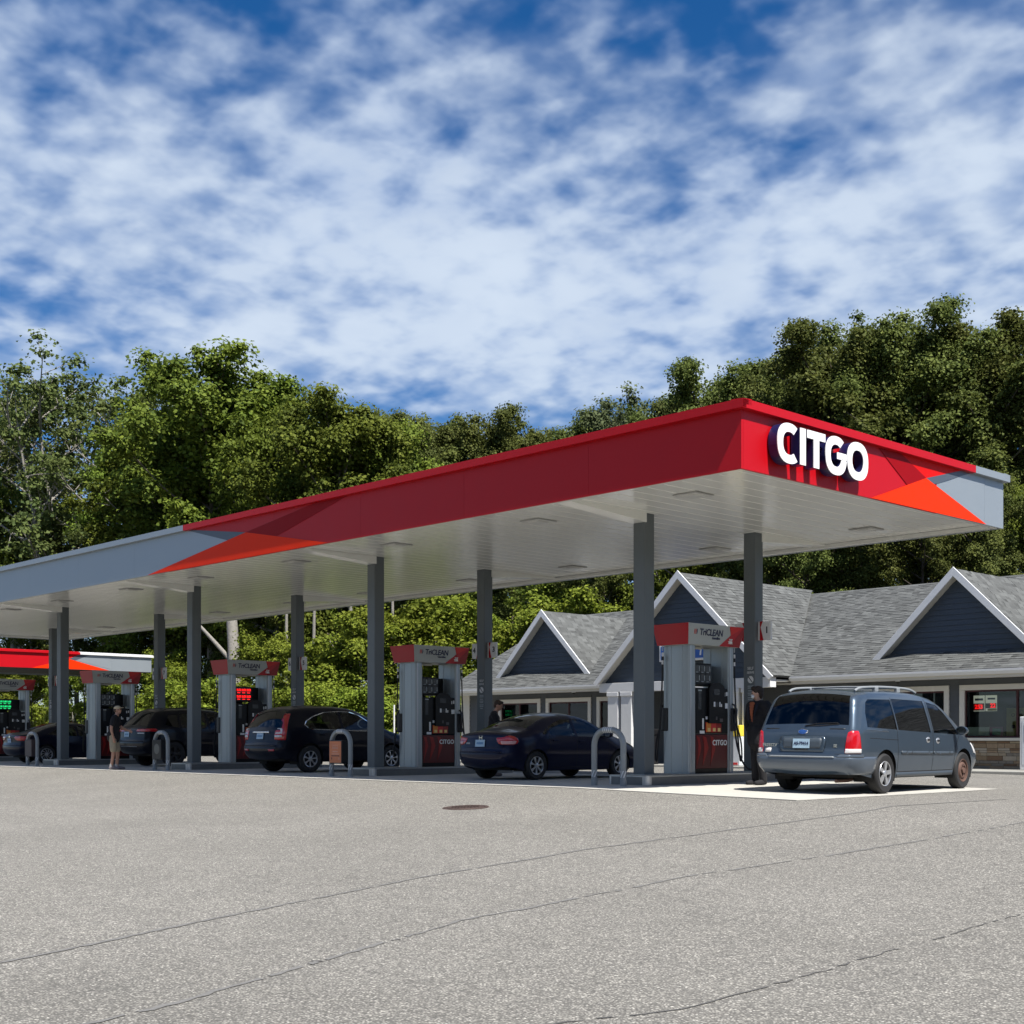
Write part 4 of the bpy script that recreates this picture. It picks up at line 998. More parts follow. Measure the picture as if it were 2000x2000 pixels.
        m = MB(); m.box(-W+.13, W-.13, sp['ra']-.1, sp['fa']-sp['arch']-.1, zb+.13, sp['belt']-.14); m.box(-W+.14, W-.14, sp['fa']-sp['arch']-.55, sp['fa']-sp['arch']-.05, sp['belt']-.2, sp['belt']-.02); m.build('cabin_liner', 'interior', s.t)
        for ya in (sp['fa'], sp['ra']):
            for sg_ in (1, -1):
                r_ = sp['arch']-.004; pts = [(ya+r_*math.cos(R(a)), sp['tyre']+r_*math.sin(R(a))) for a in range(-20, 201, 11)]
                m = MB(); x0, x1 = sg_*(W-.40), sg_*(W-.045)
                for a, b_ in zip(pts[:-1], pts[1:]): m.quad((x0,*a),(x1,*a),(x1,*b_),(x0,*b_))
                m.add([(x0,*p) for p in pts], [tuple(range(len(pts)))]); m.build('arch_liner', 'underbody', s.t)
        for k, (y, z) in enumerate(sp['seats']):
            for sg_ in (-1, 1):
                m = MB(); m.prism([(sg_*.38-.24,y,z-.35),(sg_*.38-.24,y-.12,z+.22),(sg_*.38-.24,y-.02,z+.24),(sg_*.38-.24,y+.12,z-.35)], (.48,0,0)); se = m.build('seat', 'interior', s.t, bevel=.05)
                m = MB(); m.box(sg_*.38-.12, sg_*.38+.12, y-.15, y-.05, z+.27, z+.44); m.build('headrest', 'interior', se, bevel=.04)
    @staticmethod
    def clean(m):
        used = sorted({i for f in m.f for i in f}); mp = {i: k for k, i in enumerate(used)}
        m.v = [m.v[i] for i in used]; m.f = [tuple(mp[i] for i in f) for f in m.f]; return m
    def strip(s, i, x, off=0.):
        y, z = s.O[i, :2]; n = s.Nn[i]; b_ = s.sp.get('bulge', .05)*(1-(x/max(.01, s.we[i]))**2)+off
        return (x, y+n[0]*b_, z+n[1]*b_)
    def rear_i(s, z):
        k = int(np.argmax(s.O[:, 1] > s.sp['H']*.93)); seg = s.O[:k, 1]; return seg, k
    def rpt(s, x, z, off):
        """point on the rear face at height z"""
        seg, k = s.rear_i(z); j = int(np.clip(np.searchsorted(seg, z), 1, k-1)); t = np.clip((z-seg[j-1])/max(1e-6, seg[j]-seg[j-1]), 0, 1)
        a = np.array(s.strip(j-1, np.clip(x, -s.we[j-1], s.we[j-1]), off)); b_ = np.array(s.strip(j, np.clip(x, -s.we[j], s.we[j]), off)); p = a*(1-t)+b_*t
        p[2] = z; return tuple(p)
    def side(s, name, poly, mat, off=.006, sides=(1,-1), par=None, solid=.012, st=.05, smooth=60):
        d = s.dense(poly, st); V, F = s.tri(d, (), st*1.3); X = s.w(V); F = [f for f in F if s.inpoly(np.mean([V[i] for i in f], axis=0), d)]; out = []
        for q in sides:
            m = MB(); m.add([(q*(x+off), v[0], v[1]) for x, v in zip(X, V)], F); out.append(m.build(name, mat, par or s.t, smooth=smooth, solid=solid))
        return out
    def rear(s, name, poly, mat, off=.006, par=None, solid=.012, st=.05, mirror=False, smooth=60):
        d = s.dense(poly, st); V, F = s.tri(d, (), st*1.3); F = [f for f in F if s.inpoly(np.mean([V[i] for i in f], axis=0), d)]; out = []
        for q in ((1,-1) if mirror else (1,)):
            m = MB(); m.add([s.rpt(q*v[0], v[1], off) for v in V], F); out.append(m.build(name, mat, par or s.t, smooth=smooth, solid=solid))
        return out
    def wrap(s, name, rows, mat, off=.02, ylen=.5, xin=None, side=1, par=None, both=False, solid=.02, y_top=None):
        """a band round the rear corner: rows of heights; side runs to ylen, rear runs to x = xin (or right across)"""
        m = MB(); idx = []
        for q, z in enumerate(rows):
            seg, k = s.rear_i(z); j = int(np.clip(np.searchsorted(seg, z), 1, k-1)); y0 = s.O[j, 0]; we = s.we[j]
            yl = ylen if not isinstance(ylen, (list, tuple)) else ylen[q]; xi = (xin if not isinstance(xin, (list, tuple)) else xin[q]) if xin is not None else 0
            pts = []; ns = 14
            for a in range(ns): f = (1-a/ns)**1.6; y = y0+(yl-y0)*f; pts.append((s.w([(y, z)])[0], y))
            for a in range(13): x = we+(xi-we)*a/12; p = s.strip(j, x); pts.append((p[0], p[1]))
            if both: pts = pts+[(-x, y) for x, y in pts[::-1][1:]]
            a = np.array(pts); t = np.gradient(a, axis=0); t /= np.linalg.norm(t, axis=1)[:, None]+1e-9; nn = np.stack([-t[:, 1], t[:, 0]], 1)
            nn *= -np.sign((nn*(np.array([0, 1.5])-a)).sum(1))[:, None]
            a = a+nn*(off if not isinstance(off, (list, tuple)) else off[q]); idx.append([(side*x, y, z) for x, y in a])
        n = len(idx[0]); m.v = [p for r_ in idx for p in r_]
        m.f = [(i*n+k, i*n+k+1, (i+1)*n+k+1, (i+1)*n+k) for i in range(len(idx)-1) for k in range(n-1)]
        return m.build(name, mat, par or s.t, smooth=50, solid=solid)
    def seamline(s, pts, wd=.006, sides=(1,-1), mat='seam', name='panel_seam', off=.002):
        for q in sides:
            m = MB(); d = s.dense(pts, .05, False)+[pts[-1]]; X = s.w(d); a = np.array(d); tg = np.gradient(a, axis=0); tg /= np.linalg.norm(tg, axis=1)[:, None]; nn = np.stack([-tg[:, 1], tg[:, 0]], 1)*wd
            for i in range(len(d)-1):
                m.quad((q*(X[i]+off), *(a[i]-nn[i])), (q*(X[i]+off), *(a[i]+nn[i])), (q*(X[i+1]+off), *(a[i+1]+nn[i+1])), (q*(X[i+1]+off), *(a[i+1]-nn[i+1])))
            m.build(name, mat, s.t, fix=False)
    def wheels(s, kind_r, kind_f=None):
        sp = s.sp
        for ya, kd in ((sp['ra'], kind_r), (sp['fa'], kind_f or kind_r)):
            for q in (1, -1):
                wh = wheel(sp['tyre'], sp.get('rim', .215), kd, s.t); wh.location = (q*(s.W-.012), ya, sp['tyre']); wh.rotation_euler = (0, 0, 0 if q > 0 else math.pi)
    def plate(s, z, wd, txt, mat='plate_blue', par=None, off=.012, x=0):
        p = Vector(s.rpt(x, z, off)); n = s.rear_dir(z); up = Vector((0, n[1], -n[0])) if False else Vector((0, -n.z, n.y)); up = up if up.z > 0 else -up
        m = MB(); r_ = Vector((1,0,0)); h = wd*.5
        m.prism([tuple(p+r_*a+up*b_) for a, b_ in ((-wd/2,-h/2),(wd/2,-h/2),(wd/2,h/2),(-wd/2,h/2))], tuple(n*.006)); pl_ = m.build('licence_plate', mat, par or s.t)
        if txt: text('plate_text', txt, wd*.22, 'navy_print', pl_, tuple(p+n*.009), (1,0,0), tuple(up), off=.002)
        else: m = MB(); m.prism([tuple(p+r_*a+up*b_+n*.007) for a, b_ in ((-wd*.36,-h*.16),(wd*.36,-h*.16),(wd*.36,h*.16),(-wd*.36,h*.16))], tuple(n*.002)); m.build('plate_print', 'plate_ink', pl_)
        return pl_
    def rear_dir(s, z):
        seg, k = s.rear_i(z); j = int(np.clip(np.searchsorted(seg, z), 1, k-1)); return Vector((0, s.Nn[j][0], s.Nn[j][1])).normalized()
    def mirror(s, y, z, mat, wd=.20):
        for q in (1, -1):
            x = q*(s.w([(y, z)])[0]); m = MB()
            m.tube([(x-.02*q, y+.02, z-.03), (x+.07*q, y, z)], .022, 8)
            mi = m.build('mirror', 'black_plastic', s.t); m = MB(); c = x+q*(.06+wd/2)
            m.lathe([(0,.10),(.05,.095),(.085,.06),(.098,.0),(.095,-.03),(.08,-.035)], (0,0,0), 'y', 16); hs_ = m.build('housing', mat, mi, smooth=True); hs_.location = (c, y, z+.03); hs_.scale = (1.15,1,.85)
            m = MB(); m.lathe([(0,-.03),(.08,-.03)], (0,0,0), 'y', 16); g = m.build('mirror_glass', 'chrome', mi); g.location = (c, y-.006, z+.03); g.scale = (1.1,1,.8)
    def handle(s, y, z, mat='chrome', oval=False):
        for q in (1, -1):
            x = s.w([(y, z)])[0]
            if oval:
                m = MB(); m.lathe([(0,.010),(.05,.010),(.062,.004),(.062,-.01)], (0,0,0), 'x', 20); o = m.build('door_handle', mat, s.t, smooth=True); o.location = (q*x, y, z); o.scale = (q, 1.15, .85)
                m = MB(); m.box(.0105,.016,-.045,.045,-.02,.02); o2 = m.build('pull', 'black_plastic', o, bevel=.01)
            else:
                m = MB(); m.box(min(q*(x-.01), q*(x+.03)), max(q*(x-.01), q*(x+.03)), y-.09, y+.09, z-.017, z+.017); m.build('door_handle', mat, s.t, bevel=.01)
def wheel(r, rim, kind, par):
    m = MB(); w_ = .21
    m.lathe([(rim*.93,-.02),(rim*.98,-.012),(rim+.02,-.006),(r*.90,-.0),(r*.96,-.012),(r*.995,-.035),(r,-.06),(r,-w_+.06),(r*.98,-w_+.03),(rim+.02,-w_),(rim*.9,-w_+.02)], (0,0,0), 'x', 36)
    wh = m.build('wheel', 'rubber', par, smooth=35)
    m = MB(); m.lathe([(0,-.06),(rim*.93,-.06),(rim*.93,-.02)], (0,0,0), 'x', 28); m.build('brake_shade', 'dark', wh)
    m = MB(); m.lathe([(rim*.90,-.055),(rim*.90,-.012),(rim*.96,-.006),(rim*.99,-.014),(rim*.99,-.03)], (0,0,0), 'x', 36)
    mat = 'silver'
    if kind == 'steel':
        mat = 'rust'; m.lathe([(rim*.9,-.03),(rim*.72,-.035),(rim*.62,-.012),(rim*.5,-.008)], (0,0,0), 'x', 36)
        m.lathe([(rim*.36,-.008),(rim*.26,-.03),(rim*.24,.01),(0,.012)], (0,0,0), 'x', 28); n = 5
        for k in range(n): sp_ = sector(k*360/n, 46, rim*.34, rim*.53, -.012, -.03); m.add(*sp_)
    else:
        n = {'dark': 5, 'five': 5, 'seven': 7, 'six': 6, 'many': 10}[kind]; wd = {'dark': 30, 'five': 38, 'seven': 19, 'six': 24, 'many': 11}[kind]
        for k in range(n):
            tw = 14 if kind == 'many' else 0
            m.add(*sector(k*360/n+8, wd, rim*.20, rim*.93, -.008, -.035, taper=1.35 if kind != 'five' else .75, twist=tw))
        m.lathe([(0,.004),(rim*.15,.004),(rim*.26,-.004),(rim*.28,-.03)], (0,0,0), 'x', 24)
    if kind == 'dark': mat = 'black_plastic'
    m.build('rim', mat, wh, smooth=30); return wh
def sector(a, wd, r0, r1, x0, x1, taper=1., twist=0):
    P = []
    for (r_, w_) in ((r0, min(wd*2.1, 70)), ((r0+r1)/2, wd*.82 if taper > 1 else wd*.9), (r1, wd*taper*.72)):
        for sg_ in (-1, 1):
            an = R(a+twist*(r_-r0)/(r1-r0)*2+sg_*w_/2); P.append((r_*math.cos(an), r_*math.sin(an)))
    V = [(x0-(.006 if i < 2 else 0), *p) for i, p in enumerate(P)]+[(x1, *p) for p in P]
    return V, [(0,1,3,2),(2,3,5,4),(7,6,8,9),(9,8,10,11),(0,2,8,6),(2,4,10,8),(3,1,7,9),(5,3,9,11),(4,5,11,10),(1,0,6,7)]
RR = (.20,.11)
# ---------------------------------------------------------------- minivan
van = Car('minivan', 'blue gray minivan with tinted rear glass and a rusty bare front wheel', (0,0,0), dict(cat='van',
    L=5.1, H=1.735, W=.975, belt=1.06, tumble=.22, mid=.74, arch=.405, tyre=.338, zb=.27, ra=1.08, fa=4.15, rim=.215, bulge=.055,
    outline=[(.14,.36,.26,.16),(.03,.42,.26,.16),(.0,.62,.26,.16),(.05,.72,.22,.13),(.07,.98,.20,.12),(.11,1.08,.18,.10),(.27,1.46,.16,.09),(.36,1.62,.16,.10),(.60,1.70,.16,.12),(1.6,1.735,.16,.12),(2.6,1.72,.16,.12),(3.25,1.62,.16,.11),(3.7,1.40,.18,.10),(4.2,1.10,.24,.12),(4.45,1.0,.35,.16),(4.85,.86,.40,.24),(5.03,.72,.45,.32),(5.09,.52,.45,.34),(5.05,.36,.45,.34),(4.95,.28,.42,.30)],
    cross={'rear_window': (-1, .42, 1.09, 1.60, 1, 'glass_tint'), 'windscreen': (3.42, 4.25, 1.10, 1.60, 1, 'glass_clear')},
    seats=[(1.75,1.0),(2.75,1.0)]))
van.body('van_blue', [([(.50,1.11),(1.50,1.075),(1.46,1.585),(.70,1.575),(.60,1.52),(.52,1.35)], 'quarter_window', 'glass_tint'),
    ([(1.55,1.07),(2.78,1.03),(2.70,1.585),(1.51,1.60)], 'side_window', 'glass_tint'),
    ([(2.90,1.025),(3.92,.995),(3.78,1.12),(3.45,1.38),(3.22,1.52),(2.83,1.57)], 'front_window', 'glass_clear')])
van.seamline([(1.52,.36),(1.50,1.07),(1.49,1.62)]); van.seamline([(2.84,.36),(2.86,1.02),(2.78,1.62)]); van.seamline([(3.72,.36),(3.75,.75),(3.95,.98)]); van.seamline([(1.52,.36),(3.72,.36)]); van.seamline([(1.53,.90),(.55,.93)], .004)
van.side('window_surround', [(.46,1.065),(1.2,1.03),(1.2,1.05),(.5,1.085)], 'van_blue', .001)
van.side('door_moulding', [(1.62,.66),(2.82,.645),(2.82,.70),(1.62,.715)], 'moulding', .012); van.side('door_moulding', [(2.87,.645),(3.68,.635),(3.66,.69),(2.87,.70)], 'moulding', .012)
van.side('sill', [(1.52,.275),(3.72,.275),(3.72,.345),(1.52,.345)], 'moulding', .008)
van.handle(2.66,.90,'silver',True); van.handle(3.05,.885,'silver',True)
van.mirror(3.72, 1.04, 'van_blue'); van.wheels('five', 'steel')
# rear: bumper, lights, plate recess, wiper, badges
b1 = van.wrap('bumper', [.33,.36,.42,.50,.57,.60,.625], 'van_bumper', [.0,.018,.032,.036,.036,.034,.02], [.68,.68,.69,.70,.72,.73,.73], both=True)
for q in (1, -1): van.wrap('bumper_shoulder', [.61,.63,.655,.665], 'van_bumper', [.03,.032,.03,.01], [.30,.30,.30,.30], [.64,.66,.68,.69], side=q, par=b1)
van.rear('step_pad', [(-.62,.605),(.62,.605),(.60,.632),(-.60,.632)], 'step_pad', .042, par=b1, solid=.03)
for q in (1, -1):
    tlv = van.wrap('tail_light', [.672,.70,.75,.85,.95,1.02,1.05], 'tail_red', [.004,.012,.014,.014,.014,.012,.004], [.25,.25,.25,.245,.235,.22,.21], [.765,.765,.768,.775,.785,.795,.80], side=q)
    van.wrap('reverse_lens', [.68,.70,.73,.755], 'tail_clear', [.012,.018,.018,.014], [.245,.245,.245,.245], [.772,.772,.775,.775], side=q, par=tlv, solid=.004)
rc = van.rear('plate_recess', [(-.40,.70),(.40,.70),(.43,.90),(.40,.955),(-.40,.955),(-.43,.90)], 'van_blue', .020)[0]
van.rear('recess_well', [(-.34,.755),(.34,.755),(.37,.89),(.35,.93),(-.35,.93),(-.37,.89)], 'moulding', .024, par=rc)
van.plate(.835, .31, 'AS-79414', par=rc, off=.03); van.rear('gate_handle', [(-.12,.725),(.12,.725),(.12,.745),(-.12,.745)], 'black_plastic', .03, par=rc)
van.seamline([(.75,.64),(.75,.64)], .001) if False else None
van.rear('gate_seam', [(-.72,.665),(.72,.665),(.72,.672),(-.72,.672)], 'seam', .004)
van.rear('window_rim', [(-.74,1.072),(.74,1.072),(.74,1.088),(-.74,1.088)], 'black_plastic', .006)
m = MB(); p = Vector(van.rpt(0, 1.03, .014)); m.lathe([(0,-.012),(.055,-.010),(.085,-.004),(.095,.006)], (0,0,0), 'y', 28); bd_ = m.build('badge', 'chrome', van.t, smooth=True); bd_.location = p; bd_.scale = (1,1,.48)
m = MB(); m.lathe([(0,-.0135),(.078,-.0115)], (0,0,0), 'y', 28); m.build('badge_field', 'sign_blue', bd_)
for (tx, x, z, sz) in (('FREESTAR', -.60, .80, .075), ('SE', .60, .80, .07)):
    p = Vector(van.rpt(x, z, .008)); text('badge_text', tx, sz, 'chrome', van.t, p, (1,0,0), off=.003)
van.rear('sticker', [(-.72,.685),(-.60,.685),(-.60,.755),(-.72,.755)], 'sticker_white', .008)
wp_ = [van.rpt(x, z, .022) for x, z in ((.03,1.13),(.25,1.165),(.50,1.175),(.60,1.18))]; m = MB(); m.tube(wp_, .010, 6); wpr = m.build('wiper', 'black_plastic', van.t); m = MB(); m.tube([van.rpt(x, z, .014) for x, z in ((.02,1.125),(.3,1.13),(.62,1.16))], .008, 6); m.build('blade', 'rubber', wpr)
for q in (1, -1):
    m = MB(); pts = [(q*.62, y, z) for y, z in ((.62,1.715),(.85,1.775),(1.6,1.805),(2.5,1.795),(2.85,1.735))]; m.tube(smooth_path(pts, 4), .022, 8); rk = m.build('roof_rail', 'step_pad', van.t, smooth=True)
    for y in (1.35, 2.15): MB().box(q*.62-.03, q*.62+.03, y-.06, y+.06, 1.72, 1.80).build('rail_foot', 'step_pad', rk, bevel=.01)
for y in (1.35, 2.15): m = MB(); m.tube([(-.62,y,1.80),(0,y,1.808),(.62,y,1.80)], .017, 8); m.build('cross_bar', 'step_pad', van.t, smooth=True)
for q in (1, -1):   # headlight wrap
    van.side('headlight', [(4.62,.66),(5.0,.62),(4.99,.76),(4.78,.86),(4.60,.84)], 'tail_clear', .008, sides=(q,))
m = MB(); m.tube([(.55,.15,.22),(.55,.5,.22),(.5,.9,.25)], .03, 8); m.build('exhaust', 'rust', van.t)
m = MB(); m.tube([(-.9,1.08,.30),(.9,1.08,.30)], .05, 8); m.box(-.5,.3,1.3,2.0,.2,.3); m.build('axle', 'underbody', van.t)
van.t.scale = (1.04,)*3; van.t.location = (-.30, 3.2-1.08, lot_z(-.3, 3)+.014); van.t.rotation_euler = (0, R(.6), R(4.0))
# ---------------------------------------------------------------- dark blue sedan
civ = Car('sedan', 'dark blue four door sedan with red tail lights between the first two islands', (0,0,0), dict(
    L=4.49, H=1.435, W=.88, belt=.97, tumble=.42, mid=.68, arch=.36, tyre=.315, zb=.21, ra=.88, fa=3.58, rim=.205, bulge=.06,
    outline=[(.12,.30,.3,.20),(.03,.36,.3,.2),(.0,.58,.28,.2),(.05,.68,.25,.18),(.07,.88,.22,.15),(.10,.985,.20,.12),(.32,1.03,.22,.10),(.60,1.06,.22,.10),(1.0,1.25,.2,.10),(1.35,1.37,.18,.11),(1.75,1.43,.16,.11),(2.2,1.43,.16,.11),(2.6,1.36,.16,.10),(3.0,1.17,.18,.10),(3.4,.97,.24,.12),(3.75,.89,.34,.16),(4.2,.77,.40,.26),(4.42,.64,.42,.34),(4.49,.48,.42,.34),(4.45,.32,.42,.32),(4.35,.22,.4,.28)],
    cross={'rear_window': (.66,1.34,1.09,1.37,1,'glass_smoke'), 'windscreen': (2.66,3.38,1.0,1.34,1,'glass_clear')}, seats=[(1.45,.90),(2.25,.90)]))
civ.body('civic_navy', [([(1.06,1.0),(1.24,.985),(1.23,1.14)], 'quarter_light', 'glass_clear'), ([(1.29,.985),(2.08,.955),(2.03,1.335),(1.74,1.325),(1.46,1.235),(1.28,1.155)], 'rear_door_window', 'glass_clear'), ([(2.16,.953),(3.14,.93),(2.92,1.07),(2.64,1.23),(2.42,1.325),(2.11,1.338)], 'front_door_window', 'glass_clear')])
civ.seamline([(2.12,.26),(2.13,.94),(2.07,1.36)]); civ.seamline([(1.22,.62),(1.30,.75),(1.26,.97)]); civ.seamline([(3.16,.26),(3.2,.6),(3.22,.92)]); civ.seamline([(1.3,.27),(3.16,.26)])
civ.handle(1.45,.86,'civic_navy'); civ.handle(2.28,.84,'civic_navy'); civ.mirror(3.0,.97,'civic_navy'); civ.wheels('seven')
for q in (1, -1):
    tlc = civ.wrap('tail_light', [.765,.79,.84,.90,.95,.97], 'tail_red', [.004,.012,.014,.014,.012,.004], [.20,.28,.34,.32,.25,.18], [.62,.55,.50,.47,.48,.52], side=q)
    civ.wrap('reverse_lens', [.775,.79,.83,.85], 'tail_pink', [.014,.019,.019,.015], [.20,.24,.27,.27], [.64,.62,.60,.60], side=q, par=tlc, solid=.004)
civ.plate(.80,.30,''); civ.rear('trunk_seam', [(-.5,.70),(.5,.70),(.5,.707),(-.5,.707)], 'seam', .004); civ.rear('bumper_lip', [(-.8,.60),(.8,.60),(.8,.625),(-.8,.625)], 'civic_navy', .025, solid=.03); civ.rear('sticker', [(-.50,.78),(-.36,.78),(-.36,.815),(-.50,.815)], 'notice_gray', .006)
m = MB(); p = Vector(civ.rpt(0,.92,.012)); m.box(-.05,-.036,-.006,.004,-.045,.045); m.box(.036,.05,-.006,.004,-.045,.045); m.box(-.036,.036,-.006,.004,-.01,.008); o = m.build('badge','chrome',civ.t); o.location = p
m = MB(); m.box(-.07,.07,1.16,1.165,.0,.10); o = m.build('window_sticker','poster_green',civ.t); o.location = (.25,.0,1.10)
civ.t.location = (-8.5, 2.94-.88, zi(-8)+.012)
# ---------------------------------------------------------------- black compact crossover
crv = Car('crossover', 'black compact crossover with chrome arched window trim and tall red pillar lights', (0,0,0), dict(
    L=4.52, H=1.68, W=.92, belt=1.09, tumble=.34, mid=.76, arch=.405, tyre=.348, zb=.29, ra=.94, fa=3.56, rim=.215, bulge=.05,
    outline=[(.13,.36,.28,.18),(.03,.46,.28,.18),(-.02,.62,.28,.18),(.05,.74,.24,.15),(.08,.98,.2,.12),(.11,1.10,.18,.10),(.28,1.40,.16,.10),(.42,1.57,.16,.10),(.64,1.64,.16,.12),(1.2,1.68,.16,.12),(2.0,1.68,.16,.12),(2.5,1.62,.16,.11),(2.9,1.43,.18,.10),(3.4,1.12,.24,.12),(3.7,1.04,.34,.16),(4.2,.94,.40,.26),(4.42,.80,.42,.34),(4.51,.60,.42,.34),(4.48,.42,.42,.32),(4.38,.31,.4,.28)],
    cross={'rear_window': (-1,.44,1.12,1.56,1,'glass_tint'), 'windscreen': (2.62,3.36,1.14,1.58,1,'glass_clear')}, seats=[(1.5,1.04),(2.4,1.04)]))
wa = [(.82,1.22),(.90,1.15),(1.05,1.115),(1.92,1.09),(1.88,1.555),(1.45,1.525),(1.10,1.42),(.88,1.30)]; wb_ = [(2.0,1.088),(3.12,1.06),(2.85,1.27),(2.52,1.47),(2.25,1.545),(1.96,1.558)]
crv.body('crv_black', [(wa, 'rear_door_window', 'glass_smoke'), (wb_, 'front_door_window', 'glass_clear')])
tr = [(3.12,1.055),(1.95,1.083),(1.03,1.108),(.88,1.145),(.79,1.22),(.86,1.315),(1.09,1.435),(1.45,1.54),(1.92,1.572),(2.27,1.56),(2.54,1.485),(2.87,1.285),(3.12,1.06)]
crv.seamline(tr, .011, mat='chrome', name='chrome_trim', off=.008); crv.seamline([(1.96,.34),(1.97,1.09),(1.92,1.57)]); crv.seamline([(3.1,.34),(3.15,1.06)]); crv.seamline([(1.28,.62),(1.32,.8),(1.2,1.1)])
crv.handle(1.30,.97,'crv_black'); crv.handle(2.12,.95,'crv_black'); crv.mirror(2.95,1.10,'crv_black'); crv.wheels('seven')
for q in (1, -1):
    tlc = crv.wrap('tail_light', [.83,.86,.95,1.05,1.15,1.25,1.35,1.45,1.50], 'tail_red', [.004,.014,.016,.016,.016,.014,.014,.012,.004], [.20,.21,.22,.24,.27,.31,.36,.42,.46], [.62,.61,.60,.61,.63,.64,.65,.65,.66], side=q)
    crv.wrap('reverse_lens', [.99,1.0,1.10,1.13], 'tail_clear', .021, [.13,.13,.15,.15], [.625,.625,.64,.65], side=q, par=tlc, solid=.004); crv.wrap('reverse_lens', [.90,.91,.94,.955], 'tail_clear', .021, .12, .62, side=q, par=tlc, solid=.004)
crv.rear('chrome_garnish', [(-.38,1.01),(.38,1.01),(.36,1.06),(-.36,1.06)], 'chrome', .03, solid=.03); crv.plate(.93,.30,''); crv.rear('bumper_lip', [(-.82,.68),(.82,.68),(.82,.70),(-.82,.70)], 'crv_black', .03, solid=.03); crv.rear('reflector', [(.45,.55),(.75,.55),(.75,.60),(.45,.60)], 'tail_red', .008, mirror=True)
crv.t.scale = (1.035,)*3; crv.t.location = (-17.05, 2.90-.94, zi(-17)+.012)
# ---------------------------------------------------------------- black sport utility
suv = Car('sport_utility', 'large black sport utility with a thin red rear light bar beside the capped man', (0,0,0), dict(cat='car',
    L=4.83, H=1.78, W=.97, belt=1.16, tumble=.34, mid=.80, arch=.44, tyre=.385, zb=.33, ra=1.0, fa=3.92, rim=.25, bulge=.06,
    outline=[(.15,.42,.28,.18),(.03,.52,.28,.18),(.0,.74,.28,.18),(.05,.84,.24,.15),(.07,1.10,.22,.13),(.12,1.20,.2,.11),(.38,1.54,.16,.10),(.50,1.68,.16,.10),(.74,1.74,.16,.12),(1.6,1.78,.16,.12),(2.5,1.75,.16,.12),(2.9,1.66,.16,.11),(3.4,1.32,.18,.10),(3.65,1.19,.24,.12),(4.2,1.11,.34,.16),(4.62,.99,.40,.26),(4.79,.82,.42,.34),(4.83,.58,.42,.34),(4.76,.42,.42,.32),(4.65,.34,.4,.28)],
    cross={'rear_window': (-1,.52,1.24,1.66,1,'glass_tint'), 'windscreen': (3.02,3.62,1.22,1.64,1,'glass_clear')}, seats=[(1.6,1.1),(2.6,1.1)]))
suv.body('suv_black', [([(.72,1.28),(1.18,1.20),(1.16,1.62),(.86,1.58)], 'quarter_window', 'glass_tint'), ([(1.26,1.195),(2.18,1.17),(2.12,1.66),(1.24,1.64)], 'rear_door_window', 'glass_smoke'), ([(2.28,1.168),(3.36,1.14),(3.12,1.36),(2.85,1.57),(2.62,1.655),(2.22,1.665)], 'front_door_window', 'glass_clear')])
suv.seamline([(2.22,.4),(2.24,1.16),(2.17,1.68)]); suv.seamline([(3.38,.4),(3.42,1.14)]); suv.handle(1.5,1.06,'suv_black'); suv.handle(2.42,1.04,'suv_black'); suv.mirror(3.22,1.2,'suv_black'); suv.wheels('dark')
for q in (1, -1): suv.wrap('tail_light', [1.08,1.09,1.13,1.165,1.175], 'tail_red', [.004,.012,.014,.012,.004], [.40,.42,.42,.40,.36], [.36,.36,.37,.38,.39], side=q)
suv.rear('badge_strip', [(.40,1.02),(.80,1.02),(.80,1.045),(.40,1.045)], 'chrome', .006); suv.plate(1.0,.31,'', x=-.20); suv.rear('bumper_lip', [(-.85,.78),(.85,.78),(.85,.80),(-.85,.80)], 'suv_black', .03, solid=.03); suv.rear('chrome_strip', [(-.5,.62),(.5,.62),(.5,.63),(-.5,.63)], 'notice_gray', .02)
for q in (1,-1): m = MB(); m.tube(smooth_path([(q*.58,.8,1.74),(q*.60,1.0,1.80),(q*.62,1.8,1.83),(q*.60,2.6,1.79),(q*.58,2.8,1.74)], 4), .018, 8); m.build('roof_rail', 'black_plastic', suv.t, smooth=True)
suv.t.scale = (1.03,)*3; suv.t.location = (-26.15, 4.0-1.0, zi(-26)+.012)
# ---------------------------------------------------------------- dark sedan at the far island
sed = Car('sedan', 'dark navy sedan with wide red tail lights and many spoked wheels near the last island', (0,0,0), dict(
    L=4.57, H=1.44, W=.90, belt=.98, tumble=.42, mid=.7, arch=.37, tyre=.325, zb=.21, ra=.95, fa=3.65, rim=.225, bulge=.07,
    outline=[(.12,.32,.3,.20),(.03,.42,.3,.2),(.0,.60,.28,.2),(.05,.74,.25,.18),(.04,.92,.22,.15),(.05,1.02,.20,.12),(.30,1.045,.22,.10),(.55,1.07,.22,.10),(1.1,1.29,.2,.10),(1.6,1.41,.18,.11),(2.1,1.44,.16,.11),(2.5,1.40,.16,.11),(2.95,1.21,.18,.10),(3.45,.98,.24,.12),(3.8,.91,.34,.16),(4.2,.80,.40,.26),(4.45,.66,.42,.34),(4.57,.50,.42,.34),(4.53,.32,.42,.32),(4.4,.22,.4,.28)],
    cross={'rear_window': (.62,1.5,1.10,1.39,1,'glass_smoke'), 'windscreen': (2.6,3.4,1.02,1.37,1,'glass_clear')}, seats=[(1.55,.92),(2.35,.92)]))
sed.body('sedan_navy', [([(1.0,1.03),(1.40,1.0),(2.10,.975),(2.05,1.345),(1.75,1.335),(1.3,1.20)], 'rear_door_window', 'glass_smoke'), ([(2.18,.973),(3.2,.945),(2.95,1.10),(2.62,1.28),(2.42,1.345),(2.13,1.35)], 'front_door_window', 'glass_clear')])
